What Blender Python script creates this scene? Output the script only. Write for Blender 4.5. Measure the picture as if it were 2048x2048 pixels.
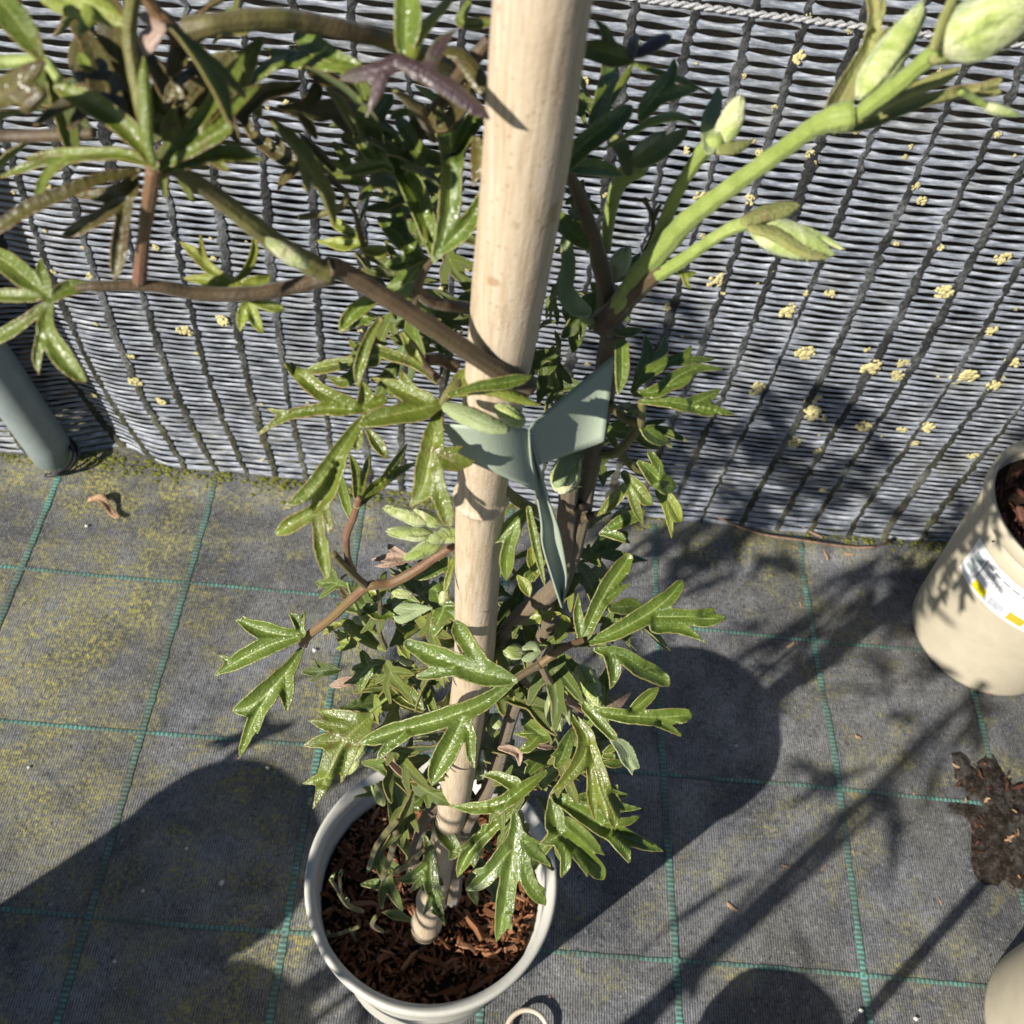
import bpy, bmesh, math, random
import numpy as np
from mathutils import Vector, Matrix, noise
random.seed(7); RNG = np.random.default_rng(7)
for o in list(bpy.data.objects): bpy.data.objects.remove(o)
scene = bpy.context.scene
COL = scene.collection
# ------------------------------------------------------------------ camera (fitted to the 0.2 m fabric grid)
FPX = 2000.0
CAM = np.array([0.74086, -0.66159, 1.08861])
RT = np.array([0.99439463, 0.04907417, 0.09365385])
UP = np.array([-0.09549119, 0.79712779, 0.59621198])
FW = np.array([0.04539548, 0.60181311, -0.79734574])
cd = bpy.data.cameras.new('camera'); cam = bpy.data.objects.new('camera', cd); COL.objects.link(cam)
M = Matrix.Identity(4)
for i in range(3):
    M[i][0], M[i][1], M[i][2], M[i][3] = RT[i], UP[i], -FW[i], CAM[i]
cam.matrix_world = M
cd.sensor_width = 36; cd.lens = 36 * FPX / 2048; cd.clip_start = 0.01; cd.clip_end = 500
cd.dof.use_dof = True; cd.dof.focus_distance = 0.42; cd.dof.aperture_fstop = 30
scene.camera = cam
# ------------------------------------------------------------------ sky, sun, exposure
EL = math.radians(29.3); SHX, SHY = 0.738, 0.675          # shadows fall towards (SHX, SHY)
TOSUN = Vector((-SHX * math.cos(EL), -SHY * math.cos(EL), math.sin(EL)))
w = bpy.data.worlds.new('World'); scene.world = w; w.use_nodes = True
nt = w.node_tree; bg = nt.nodes['Background']
sky = nt.nodes.new('ShaderNodeTexSky'); sky.sky_type = 'NISHITA'; sky.sun_disc = False; sky.air_density = .6; sky.dust_density = .3
sky.sun_elevation = EL; sky.sun_rotation = math.atan2(TOSUN.x, TOSUN.y)
nt.links.new(sky.outputs[0], bg.inputs[0]); bg.inputs[1].default_value = 0.05
sd = bpy.data.lights.new('sun', 'SUN'); sd.energy = 5.0; sd.angle = math.radians(0.53); sd.color = (1, 0.945, 0.86)
sun = bpy.data.objects.new('sun', sd); COL.objects.link(sun)
sun.rotation_euler = TOSUN.to_track_quat('Z', 'Y').to_euler(); sun.location = (-2, -2, 3)
vs = scene.view_settings
vs.view_transform = 'Standard'; vs.look = 'None'; vs.gamma = 1; vs.exposure = 0.6
scene.cycles.max_bounces = 6; scene.cycles.diffuse_bounces = 2; scene.cycles.glossy_bounces = 2; scene.cycles.transmission_bounces = 3
# ------------------------------------------------------------------ pixel helpers (photograph pixels, 2048 wide)
def ray(x, y): return FW + RT * (x - 1024) / FPX - UP * (y - 1024) / FPX
def at_q(x, y, q): return CAM + ray(x, y) * q
def at_z(x, y, z=0.0):
    d = ray(x, y); return CAM + d * ((z - CAM[2]) / d[2])
def at_y(x, y, Y):
    d = ray(x, y); return CAM + d * ((Y - CAM[1]) / d[1])
def qc(y): return 1.0 / (6.25 - 0.00273 * y)                # depth of the cane where it crosses picture row y
CROP = {'A': (0, 0, .3623), 'B': (500, 0, .3623), 'C': (1100, 0, .4907), 'D': (400, 600, .3623), 'E': (900, 600, .3623),
        'F': (400, 1150, .5176), 'G': (550, 1500, .3364), 'H': (600, 1180, .207), 'I': (950, 1380, .207), 'J': (1150, 1000, .3882),
        'K': (1040, 50, .3106), 'L': (1500, 0, .2836), 'M': (0, 0, .1812), 'N': (600, 1050, .207), 'O': (960, 1050, .207),
        'Z': (0, 0, 1.06), 'P': (0, 0, 1.0)}
def cp(c, x, y):
    a = CROP[c]; return a[0] + x * a[2], a[1] + y * a[2]
# ------------------------------------------------------------------ object helpers
def tag(o, label=None, cat=None, group=None, kind=None):
    if label: o['label'] = label
    if cat: o['category'] = cat
    if group: o['group'] = group
    if kind: o['kind'] = kind
    return o
def mesh(name, V, F, mats, smooth=True):
    me = bpy.data.meshes.new(name)
    me.from_pydata([tuple(map(float, v)) for v in V], [], [tuple(map(int, f)) for f in F])
    for m in (mats if isinstance(mats, (list, tuple)) else [mats]): me.materials.append(m)
    if smooth: me.polygons.foreach_set('use_smooth', [True] * len(me.polygons))
    me.update(); return me
def obj(name, me, parent=None, loc=None, mat=None):
    o = bpy.data.objects.new(name, me); COL.objects.link(o)
    if parent is not None:
        o.parent = parent; o.matrix_parent_inverse = Matrix.Translation(-Vector(parent.location))
    if loc is not None: o.location = loc
    return o
def empty(name, loc):
    o = bpy.data.objects.new(name, None); COL.objects.link(o); o.location = loc; o.empty_display_size = .02; return o
def lathe(prof, n=64, c=(0, 0, 0)):
    V = []; F = []
    for r, z in prof:
        for i in range(n):
            a = 2 * math.pi * i / n; V.append((c[0] + r * math.cos(a), c[1] + r * math.sin(a), c[2] + z))
    for j in range(len(prof) - 1):
        for i in range(n):
            k = (i + 1) % n; F.append((j * n + i, j * n + k, (j + 1) * n + k, (j + 1) * n + i))
    return V, F
def spline(P, n):
    P = np.array(P, float); m = len(P)
    if m < 3:
        t = np.linspace(0, 1, n)[:, None]; return P[0] * (1 - t) + P[-1] * t
    Q = np.vstack([2 * P[0] - P[1], P, 2 * P[-1] - P[-2]]); out = []
    for s in np.linspace(0, m - 1 - 1e-9, n):
        i = int(s); t = s - i; a, b, c, d = Q[i:i + 4]
        out.append(.5 * (2 * b + (c - a) * t + (2 * a - 5 * b + 4 * c - d) * t * t + (3 * b - a - 3 * c + d) * t ** 3))
    return np.array(out)
def tube(P, R, sides=10, ridge=0.0, nr=5, cap=True):
    P = np.array(P); n = len(P); V = []; F = []
    T = np.gradient(P, axis=0); T /= np.linalg.norm(T, axis=1)[:, None] + 1e-12
    u = np.cross(T[0], [0.31, 0.2, 0.93]); u /= np.linalg.norm(u)
    for i in range(n):
        u = u - T[i] * (u @ T[i]); u /= np.linalg.norm(u); v = np.cross(T[i], u)
        for k in range(sides):
            a = 2 * math.pi * k / sides; r = R[i] * (1 + ridge * math.cos(nr * a))
            V.append(P[i] + (u * math.cos(a) + v * math.sin(a)) * r)
    for i in range(n - 1):
        for k in range(sides):
            l = (k + 1) % sides; F.append((i * sides + k, i * sides + l, (i + 1) * sides + l, (i + 1) * sides + k))
    if cap:
        F.append(tuple(range(sides))[::-1]); F.append(tuple((n - 1) * sides + k for k in range(sides)))
    return V, F
# ------------------------------------------------------------------ materials
class NB:
    def __init__(s, name):
        s.m = bpy.data.materials.new(name); s.m.use_nodes = True; s.t = s.m.node_tree
        s.b = s.t.nodes['Principled BSDF']; s.out = s.t.nodes['Material Output']
        s.co = s.n('ShaderNodeTexCoord').outputs['Object']
    def n(s, ty, **k):
        x = s.t.nodes.new(ty)
        for a, v in k.items(): setattr(x, a, v)
        return x
    def l(s, a, b): s.t.links.new(a, b)
    def noise(s, scale, detail=3, rough=.6, vec=None, dist=0):
        x = s.n('ShaderNodeTexNoise'); x.inputs['Scale'].default_value = scale; x.inputs['Detail'].default_value = detail
        x.inputs['Roughness'].default_value = rough; x.inputs['Distortion'].default_value = dist
        s.l(vec or s.co, x.inputs['Vector']); return x.outputs['Fac']
    def ramp(s, fac, stops):
        x = s.n('ShaderNodeValToRGB'); e = x.color_ramp.elements
        while len(e) < len(stops): e.new(.5)
        for i, (p, c) in enumerate(stops):
            e[i].position = p; e[i].color = (*c, 1) if len(c) == 3 else c
        s.l(fac, x.inputs[0]); return x.outputs[0]
    def mix(s, fac, a, b, mode='MIX'):
        x = s.n('ShaderNodeMix', data_type='RGBA', blend_type=mode)
        for v, k in ((fac, 0), (a, 6), (b, 7)):
            if isinstance(v, (int, float)): x.inputs[k].default_value = v
            elif isinstance(v, tuple): x.inputs[k].default_value = (*v, 1)
            else: s.l(v, x.inputs[k])
        return x.outputs[2]
    def math(s, op, a, b=0.0, c=0.0):
        x = s.n('ShaderNodeMath', operation=op)
        for i, v in enumerate((a, b, c)):
            if isinstance(v, (int, float)): x.inputs[i].default_value = v
            else: s.l(v, x.inputs[i])
        return x.outputs[0]
    def mapr(s, v, a, b, c=0.0, d=1.0):
        x = s.n('ShaderNodeMapRange'); s.l(v, x.inputs[0])
        for i, k in enumerate((a, b, c, d)): x.inputs[i + 1].default_value = k
        return x.outputs[0]
    def bump(s, h, strength=.3, dist=.001):
        x = s.n('ShaderNodeBump'); x.inputs['Strength'].default_value = strength; x.inputs['Distance'].default_value = dist
        s.l(h, x.inputs['Height']); s.l(x.outputs[0], s.b.inputs['Normal']); return x
    def scalevec(s, v3):
        x = s.n('ShaderNodeMapping'); s.l(s.co, x.inputs[0]); x.inputs['Scale'].default_value = v3; return x.outputs[0]
    def set(s, col=None, rough=None, spec=None):
        for v, k in ((col, 'Base Color'), (rough, 'Roughness'), (spec, 'Specular IOR Level')):
            if v is None: continue
            if isinstance(v, (int, float)): s.b.inputs[k].default_value = v
            elif isinstance(v, tuple): s.b.inputs[k].default_value = (*v, 1)
            else: s.l(v, s.b.inputs[k])
        return s.m
def attr(nb, name):
    return nb.n('ShaderNodeAttribute', attribute_name=name).outputs['Fac']
def leaf_mat(name, c0, c1, vein, margin, blotch=None, rough=.3, trans=.25, edgew=.34, tcol=None):
    nb = NB(name); info = nb.n('ShaderNodeObjectInfo').outputs['Random']
    f = nb.noise(90, 4, .6)
    col = nb.ramp(f, [(.3, c0), (.7, c1)])
    col = nb.mix(nb.math('MULTIPLY', info, .45), col, nb.mix(.5, col, (c1[0] * 1.3, c1[1] * 1.1, c1[2] * .6)))
    if blotch:
        b = nb.mapr(nb.noise(110, 4, .65, dist=.8), .54, .70, 0, .85)
        col = nb.mix(b, col, blotch)
    rib = attr(nb, 'rib'); ed = attr(nb, 'edge')
    col = nb.mix(nb.mapr(rib, .02, .17, .75, 0), col, vein)
    tipn = nb.noise(60, 2)
    col = nb.mix(nb.mapr(ed, .05, edgew, .45, 0), col, nb.mix(nb.mapr(tipn, .4, .6), margin, (margin[0] * .75, margin[1] * .45, margin[2] * .5)))
    hb = nb.math('ADD', nb.math('MULTIPLY', nb.noise(300, 2), .7), nb.math('MULTIPLY', nb.noise(1300, 1), .12))
    hb = nb.math('ADD', hb, nb.math('MULTIPLY', nb.mapr(rib, 0, .2, 0, 1), .35))
    vo = nb.n('ShaderNodeTexVoronoi', feature='DISTANCE_TO_EDGE'); vo.inputs['Scale'].default_value = 620; nb.l(nb.co, vo.inputs['Vector'])
    vn = nb.mapr(vo.outputs['Distance'], 0, .12)
    col = nb.mix(nb.math('MULTIPLY', nb.math('SUBTRACT', 1.0, vn), .13), col, vein)
    hb = nb.math('ADD', hb, nb.math('MULTIPLY', vn, .10))
    nb.bump(hb, .5, .0013)
    rr = nb.mapr(nb.noise(150, 1), .3, .7, rough * .8, rough * 1.6)
    nb.set(col, rr, .85)
    tr = nb.n('ShaderNodeBsdfTranslucent')
    tm = nb.mix(.5, nb.mix(.6, col, tcol or (.5, .62, .08)), (.45, .55, .05), 'MIX'); nb.l(tm, tr.inputs[0])
    ms = nb.n('ShaderNodeMixShader'); ms.inputs[0].default_value = trans
    nb.l(nb.b.outputs[0], ms.inputs[1]); nb.l(tr.outputs[0], ms.inputs[2]); nb.l(ms.outputs[0], nb.out.inputs[0])
    return nb.m
MAT = {}
MAT['g'] = leaf_mat('leaf_green', (.065, .112, .013), (.15, .215, .028), (.42, .50, .17), (.58, .55, .25), rough=.31)
MAT['y'] = leaf_mat('leaf_young', (.16, .21, .025), (.31, .37, .055), (.42, .48, .13), (.54, .47, .17), blotch=(.20, .18, .03), rough=.4, trans=.3)
MAT['o'] = leaf_mat('leaf_olive', (.08, .12, .013), (.17, .22, .028), (.37, .40, .11), (.54, .40, .17), blotch=(.12, .085, .024), rough=.34)
MAT['b'] = leaf_mat('leaf_bronze', (.055, .045, .014), (.12, .11, .026), (.2, .17, .06), (.36, .22, .09), blotch=(.07, .03, .018), rough=.34, trans=.2, tcol=(.35, .28, .05))
MAT['p'] = leaf_mat('leaf_purple', (.045, .022, .03), (.075, .04, .045), (.16, .12, .10), (.22, .28, .06), blotch=(.07, .1, .03), rough=.4, trans=.12, edgew=1.0)
MAT['x'] = leaf_mat('leaf_dead', (.24, .15, .11), (.46, .34, .28), (.4, .3, .2), (.5, .40, .28), rough=.55, trans=.15, tcol=(.4, .2, .1))
MAT['f'] = leaf_mat('leaf_downy', (.20, .27, .12), (.34, .42, .22), (.45, .5, .28), (.5, .52, .3), rough=.7, trans=.22)
MAT['k'] = leaf_mat('bract_downy', (.20, .22, .055), (.34, .35, .13), (.42, .45, .18), (.5, .46, .25), blotch=(.24, .19, .08), rough=.7, trans=.2)
MAT['back'] = leaf_mat('leaf_underside', (.07, .12, .04), (.13, .2, .065), (.3, .36, .16), (.45, .40, .2), rough=.5, trans=.25)
def stem_mat(name, c0, c1, c2, sc=220, rough=.55, stretch=None):
    nb = NB(name)
    f = nb.noise(sc, 4, .65); g = nb.noise(sc * .18, 3)
    col = nb.mix(nb.mapr(g, .35, .65), nb.ramp(f, [(.3, c0), (.7, c1)]), c2)
    nb.bump(nb.noise(sc * 5, 3), .4, .0008)
    nb.b.inputs['Sheen Weight'].default_value = .15
    return nb.set(col, rough)
MAT['stem_g'] = stem_mat('stem_green', (.17, .23, .04), (.32, .38, .11), (.22, .29, .055))
MAT['stem_b'] = stem_mat('stem_brown', (.045, .028, .014), (.12, .075, .035), (.075, .05, .018))
MAT['stem_r'] = stem_mat('stem_red', (.13, .045, .03), (.23, .10, .06), (.16, .10, .035))
MAT['stem_o'] = stem_mat('stem_olive', (.10, .10, .02), (.19, .18, .04), (.085, .06, .02))
MAT['stem_w'] = stem_mat('stem_woody', (.10, .065, .04), (.22, .16, .11), (.13, .10, .05), sc=500, rough=.8)
def bud_mat():
    nb = NB('bud_downy'); f = nb.noise(85, 5, .7, dist=1.2)
    col = nb.ramp(f, [(.34, (.22, .31, .05)), (.47, (.38, .45, .13)), (.6, (.60, .62, .34)), (.72, (.45, .38, .2))])
    rib = attr(nb, 'rib')
    col = nb.mix(nb.mapr(rib, .0, .45, .9, 0), col, (.11, .17, .03))  # sepal edges darkened: crease shade painted into the colour
    nb.bump(nb.math('ADD', nb.noise(1800, 3, .7), nb.noise(350, 3)), .6, .0012)
    nb.b.inputs['Sheen Weight'].default_value = .5; nb.b.inputs['Sheen Roughness'].default_value = .5
    nb.b.inputs['Subsurface Weight'].default_value = .0
    return nb.set(col, .75, .3)
MAT['bud'] = bud_mat()
def bamboo_mat():
    nb = NB('bamboo'); v = nb.scalevec((900, 900, 14)); v2 = nb.scalevec((160, 160, 30))
    f = nb.noise(1, 4, .6, v); g = nb.noise(1, 4, .6, v2)
    col = nb.ramp(f, [(.25, (.36, .27, .18)), (.5, (.51, .41, .285)), (.75, (.59, .50, .385))])
    col = nb.mix(nb.mapr(g, .55, .8, 0, .35), col, (.60, .56, .51))
    sp = nb.n('ShaderNodeTexVoronoi'); sp.inputs['Scale'].default_value = 420; nb.l(nb.co, sp.inputs['Vector'])
    col = nb.mix(nb.mapr(sp.outputs['Distance'], .10, .22, .45, 0), col, (.25, .18, .12))
    st = nb.noise(75, 3, .7)
    col = nb.mix(nb.mapr(st, .655, .70, 0, .6), col, (.30, .17, .08))
    nb.bump(nb.math('ADD', f, nb.noise(900, 2)), .25, .0006)
    return nb.set(col, .55, .4)
MAT['bamboo'] = bamboo_mat()
def node_mat():
    nb = NB('bamboo_node'); f = nb.noise(260, 3)
    return nb.set(nb.ramp(f, [(.3, (.16, .10, .05)), (.7, (.42, .30, .17))]), .7)
MAT['bnode'] = node_mat()
def plastic_mat(name, c, c2, rough=.5, spec=.4, dirt=(.28, .24, .17), sc=40):
    nb = NB(name); f = nb.noise(sc, 5, .65); g = nb.noise(900, 2)
    col = nb.mix(nb.mapr(f, .35, .65), c, c2)
    col = nb.mix(nb.mapr(nb.noise(sc * 2.3, 5, .7), .58, .8, 0, .45), col, dirt)
    col = nb.mix(nb.mapr(g, .6, .75, 0, .15), col, dirt)
    nb.bump(nb.math('ADD', nb.noise(1400, 2), nb.math('MULTIPLY', f, .5)), .12, .0008)
    return nb.set(col, rough, spec)
MAT['pot'] = plastic_mat('pot_grey', (.52, .51, .45), (.57, .555, .49))
MAT['pot2'] = plastic_mat('pot_taupe', (.42, .375, .28), (.46, .41, .305), dirt=(.34, .29, .21))
MAT['sage'] = plastic_mat('tie_sage', (.31, .37, .28), (.34, .39, .30), rough=.45, dirt=(.28, .31, .22))
MAT['tube'] = plastic_mat('post_grey', (.21, .25, .25), (.25, .29, .28), rough=.38, dirt=(.14, .15, .12))
MAT['black'] = plastic_mat('black_plastic', (.02, .02, .022), (.03, .03, .03), rough=.4, dirt=(.05, .05, .04))
MAT['ring'] = plastic_mat('ring_beige', (.60, .50, .38), (.66, .56, .44), rough=.5)
MAT['wire'] = plastic_mat('wire_dark', (.05, .035, .03), (.09, .06, .05), rough=.6)
def bark_mat(name, c0, c1, c2):
    nb = NB(name); i = nb.n('ShaderNodeObjectInfo').outputs['Random']
    col = nb.ramp(i, [(0, c0), (.5, c1), (1, c2)])
    col = nb.mix(nb.mapr(nb.noise(160, 4), .3, .7), nb.mix(.6, col, (.05, .025, .015)), col)
    nb.bump(nb.noise(700, 3), .6, .001); return nb.set(col, .85, .2)
MAT['bark'] = bark_mat('bark_chip', (.16, .06, .028), (.36, .15, .065), (.54, .31, .18))
def fines_mat():
    nb = NB('bark_fines'); f = nb.noise(70, 4, .8)
    col = nb.ramp(f, [(.32, (.09, .035, .018)), (.5, (.26, .11, .05)), (.68, (.48, .27, .16))])
    nb.bump(nb.noise(700, 3), .6, .001); return nb.set(col, .85, .2)
MAT['fines'] = fines_mat()
MAT['bark2'] = bark_mat('bark_chip_red', (.06, .022, .016), (.13, .05, .035), (.22, .10, .07))
def soil_mat():
    nb = NB('soil'); f = nb.noise(180, 5, .7); g = nb.noise(45, 3)
    col = nb.ramp(f, [(.3, (.015, .009, .006)), (.55, (.05, .028, .016)), (.75, (.13, .075, .045))])
    nb.bump(nb.math('ADD', f, nb.noise(600, 3)), .9, .004); return nb.set(col, .9, .15)
MAT['soil'] = soil_mat()
def patch_mat():
    nb = NB('spilled_compost'); f = nb.noise(150, 5, .75); g = nb.noise(38, 4, .7)
    col = nb.ramp(f, [(.32, (.012, .009, .007)), (.5, (.045, .033, .024)), (.62, (.11, .09, .075)), (.74, (.30, .21, .15))])
    col = nb.mix(nb.mapr(g, .48, .62, 0, .75), col, (.11, .105, .095))
    nb.bump(nb.math('ADD', f, nb.noise(600, 3)), 1.0, .004); return nb.set(col, .9, .15)
MAT['patch'] = patch_mat()
def fabric_mat():
    nb = NB('ground_fabric')
    wv = nb.n('ShaderNodeTexWave', wave_type='BANDS', bands_direction='X'); wv.inputs['Scale'].default_value = 118
    wv.inputs['Distortion'].default_value = 2.2; wv.inputs['Detail'].default_value = 3; wv.inputs['Detail Scale'].default_value = 2.5
    nb.l(nb.co, wv.inputs[0])
    ny = nb.noise(1, 2, .7, nb.scalevec((520, 150, 100))); nx = nb.noise(1, 2, .7, nb.scalevec((90, 480, 100)))
    weave = nb.math('ADD', nb.math('MULTIPLY', wv.outputs['Fac'], .30), nb.math('ADD', nb.math('MULTIPLY', ny, .55), nb.math('MULTIPLY', nx, .25)))
    wc = nb.mapr(weave, .35, .78)
    base = nb.mix(wc, (.022, .023, .026), (.15, .156, .172))
    worn_sheen = nb.mapr(nb.math('ADD', nb.noise(5.5, 5, .7), nb.math('MULTIPLY', nb.noise(26, 4, .7), .4)), .62, .86)  # worn patches, with their sheen painted in as lighter grey
    base = nb.mix(worn_sheen, base, nb.mix(wc, (.07, .072, .078), (.40, .41, .43)))
    dust = nb.mapr(nb.noise(7, 5, .65), .40, .70)
    base = nb.mix(nb.math('MULTIPLY', dust, .6), base, nb.mix(wc, (.075, .073, .058), (.30, .285, .225)))
    fl = nb.noise(330, 2, .75)
    base = nb.mix(nb.mapr(fl, .60, .74, 0, .7), base, (.46, .46, .44))
    base = nb.mix(nb.mapr(nb.noise(150, 2, .75), .57, .70, 0, .6), base, (.022, .021, .02))
    # algae: drifts (densest to the left and at the fence foot) broken into grains
    grain = nb.noise(210, 3, .8); patch = nb.noise(4.6, 3, .6); pm = nb.noise(24, 4, .65)
    sx = nb.n('ShaderNodeSeparateXYZ'); nb.l(nb.co, sx.inputs[0])
    left = nb.mapr(sx.outputs[0], .8, .25, 0, .15)
    foot = nb.mapr(nb.math('ABSOLUTE', nb.math('SUBTRACT', sx.outputs[1], .14)), .07, .0, 0, .13)
    drift = nb.math('ADD', nb.math('ADD', patch, nb.math('MULTIPLY', nb.math('SUBTRACT', pm, .5), .9)), nb.math('ADD', left, foot))
    am = nb.mapr(drift, .54, .82)
    am = nb.math('MULTIPLY', am, nb.mapr(grain, .42, .58, .0, 1.0))
    base = nb.mix(nb.math('MULTIPLY', am, .85), base, nb.ramp(grain, [(.42, (.20, .185, .05)), (.68, (.50, .45, .13))]))
    rough = nb.math('ADD', nb.mapr(am, 0, .6, .50, .85), nb.math('MULTIPLY', worn_sheen, -.12))
    h = nb.math('ADD', weave, nb.math('MULTIPLY', nb.noise(45, 3), 1.2))
    nb.bump(h, .6, .0022)
    return nb.set(base, rough, .4)
MAT['fabric'] = fabric_mat()
def thread_mat(name, along):
    nb = NB(name)
    wv = nb.n('ShaderNodeTexWave', wave_type='BANDS', bands_direction=along); wv.inputs['Scale'].default_value = 62
    wv.inputs['Distortion'].default_value = .8; nb.l(nb.co, wv.inputs[0])
    col = nb.mix(wv.outputs['Fac'], (.085, .16, .14), (.17, .42, .35))
    col = nb.mix(nb.mapr(nb.noise(14, 4, .7), .38, .60, 0, .9), col, (.09, .11, .095))
    col = nb.mix(nb.mapr(nb.noise(160, 4, .7), .52, .66, 0, .8), col, (.12, .12, .07))
    nb.bump(wv.outputs['Fac'], .5, .001)
    return nb.set(col, .5, .4)
MAT['thread_x'] = thread_mat('thread_row', 'X'); MAT['thread_y'] = thread_mat('thread_column', 'Y')
def tape_mat():
    nb = NB('mesh_tape'); f = nb.noise(1, 4, .65, nb.scalevec((60, 60, 420))); g = nb.noise(16, 4, .6); dk = nb.noise(1, 5, .7, nb.scalevec((26, 26, 60)))
    col = nb.ramp(f, [(.3, (.10, .112, .135)), (.5, (.25, .272, .315)), (.7, (.52, .55, .60))])
    col = nb.mix(nb.mapr(g, .5, .75, 0, .5), col, (.24, .23, .17))
    col = nb.mix(nb.mapr(dk, .50, .68, 0, .65), col, (.06, .064, .07))
    nb.bump(f, .3, .001)
    return nb.set(col, nb.mapr(f, .3, .7, .3, .5), .6)
MAT['tape'] = tape_mat()
def cord_mat():
    nb = NB('mesh_cord'); f = nb.noise(350, 4, .7)
    col = nb.ramp(f, [(.3, (.010, .010, .011)), (.6, (.03, .031, .03)), (.8, (.15, .15, .135))])
    sx = nb.n('ShaderNodeSeparateXYZ'); nb.l(nb.co, sx.inputs[0])
    col = nb.mix(nb.mapr(nb.noise(11, 4, .7), .48, .66, 0, .8), col, nb.ramp(f, [(.35, (.07, .075, .08)), (.65, (.24, .245, .25))]))
    mo = nb.math('MULTIPLY', nb.mapr(sx.outputs[2], .30, .0), nb.mapr(nb.noise(60, 4, .7), .4, .6))
    col = nb.mix(nb.math('MULTIPLY', mo, .55), col, (.12, .115, .04))
    nb.bump(nb.noise(900, 2), .8, .001); return nb.set(col, .7, .3)
MAT['cord'] = cord_mat()
def simple(name, c, rough=.6, spec=.4, var=.15, sc=200):
    nb = NB(name); f = nb.noise(sc, 4)
    col = nb.mix(nb.mapr(f, .35, .65), tuple(x * (1 - var) for x in c), tuple(min(1, x * (1 + var)) for x in c))
    nb.bump(nb.noise(sc * 4, 2), .3, .0006); return nb.set(col, rough, spec)
MAT['lichen'] = simple('lichen', (.55, .49, .24), .9, .1, .5, 160)
MAT['moss'] = simple('moss', (.16, .17, .035), .95, .1, .5, 300)
MAT['rope'] = simple('top_cord', (.38, .38, .38), .7, .3, .4, 600)
MAT['white'] = simple('label_white', (.80, .80, .79), .4, .4, .02)
MAT['lab_grey'] = simple('print_grey', (.42, .43, .47), .4)
MAT['lab_dk'] = simple('print_text', (.30, .30, .32), .4)
MAT['lab_yel'] = simple('print_yellow', (.80, .66, .02), .4)
MAT['lab_or'] = simple('print_orange', (.80, .36, .03), .4)
MAT['lab_teal'] = simple('print_wave', (.34, .40, .42), .4)
MAT['terra'] = simple('terracotta', (.42, .15, .07), .85, .2, .35, 90)
MAT['crumb'] = simple('debris', (.42, .27, .16), .85, .2, .4, 300)
MAT['grit'] = simple('grit', (.62, .60, .56), .8, .2, .2, 300)
MAT['straw'] = simple('dry_stalk', (.22, .14, .10), .8, .2, .3, 200)
MAT['back_soil_shade'] = simple('soil_behind_shade', (.012, .010, .007), .95, .1, .6, 40)  # near-black: shade behind the mesh is put into the soil colour

# ================================================================== SETTING
def gz(x, y):
    n = noise.noise
    z = .0045 * n((x * 3.1, y * 3.1, 0)) + .0022 * n((x * 9, y * 9, 3.3))
    r = math.exp(-((y - .145 - .02 * math.sin(x * 5)) / .022) ** 2)
    z += r * .016 * (0.6 + n((x * 4, 1.7, 9)))
    if x > 1.0: z += .006 * n((x * 6, y * 8, 5)) * min(1, (x - 1.0) * 3)
    if y > .195: z -= .0
    k = max(abs(x - .8) - 2.5, abs(y) - 2.5, 0)
    return z * math.exp(-k)
def build_ground():
    def axis(a, b, st, far):
        A = list(np.arange(a, b + 1e-6, st)); lo = []; hi = []; s = st; v = a
        while v > -far: s *= 1.5; v -= s; lo.append(v)
        s = st; v = b
        while v < far: s *= 1.5; v += s; hi.append(v)
        return lo[::-1] + A + hi
    X = axis(-.1, 1.9, .0125, 60); Y = axis(-.7, .45, .0125, 60)
    V = [(x, y, gz(x, y)) for y in Y for x in X]; nx = len(X)
    F = [(j * nx + i, j * nx + i + 1, (j + 1) * nx + i + 1, (j + 1) * nx + i) for j in range(len(Y) - 1) for i in range(nx - 1)]
    o = obj('ground_fabric', mesh('ground_fabric', V, F, MAT['fabric']))
    tag(o, 'black woven ground cover fabric with turquoise grid lines and yellow algae', 'ground', kind='structure')
    # marking threads woven into the fabric, every 0.2 m: rows are thin twists, columns broader ladders
    G = .2
    def strip(P, wd, axisx, m):
        P = np.array(P); V = []; F = []
        for i, p in enumerate(P):
            wob = wd * (.5 + .06 * math.sin(i * 1.9) + .05 * math.sin(i * .73))
            for s in (-1, 0, 1):
                q = (p[0], p[1] + s * wob, 0) if axisx else (p[0] + s * wob, p[1], 0)
                V.append((q[0], q[1], gz(q[0], q[1]) + (.0013 if s == 0 else .0009)))
        for i in range(len(P) - 1):
            for k in (0, 1):
                a = i * 3 + k; F.append((a, a + 1, a + 4, a + 3) if not axisx else (a, a + 3, a + 4, a + 1))
        obj('marking_thread', mesh('marking_thread', V, F, m), o)
    for r in range(-4, 1):
        y0 = r * G
        strip([(x, y0 + .004 * noise.noise((x * 3, r * 2.2, 4)), 0) for x in np.arange(-.2, 2.2, .006)], .0042, True, MAT['thread_x'])
    for c in range(0, 10):
        x0 = c * G
        strip([(x0 + .006 * noise.noise((c * 3.1, y * 3, 7)), y, 0) for y in np.arange(-1.0, .17, .006)], .0068, False, MAT['thread_y'])
    return o
ground = build_ground()
bm_v = [(-6, .42, .02), (9, .42, .02), (9, 9, .05), (-6, 9, .05)]
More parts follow.
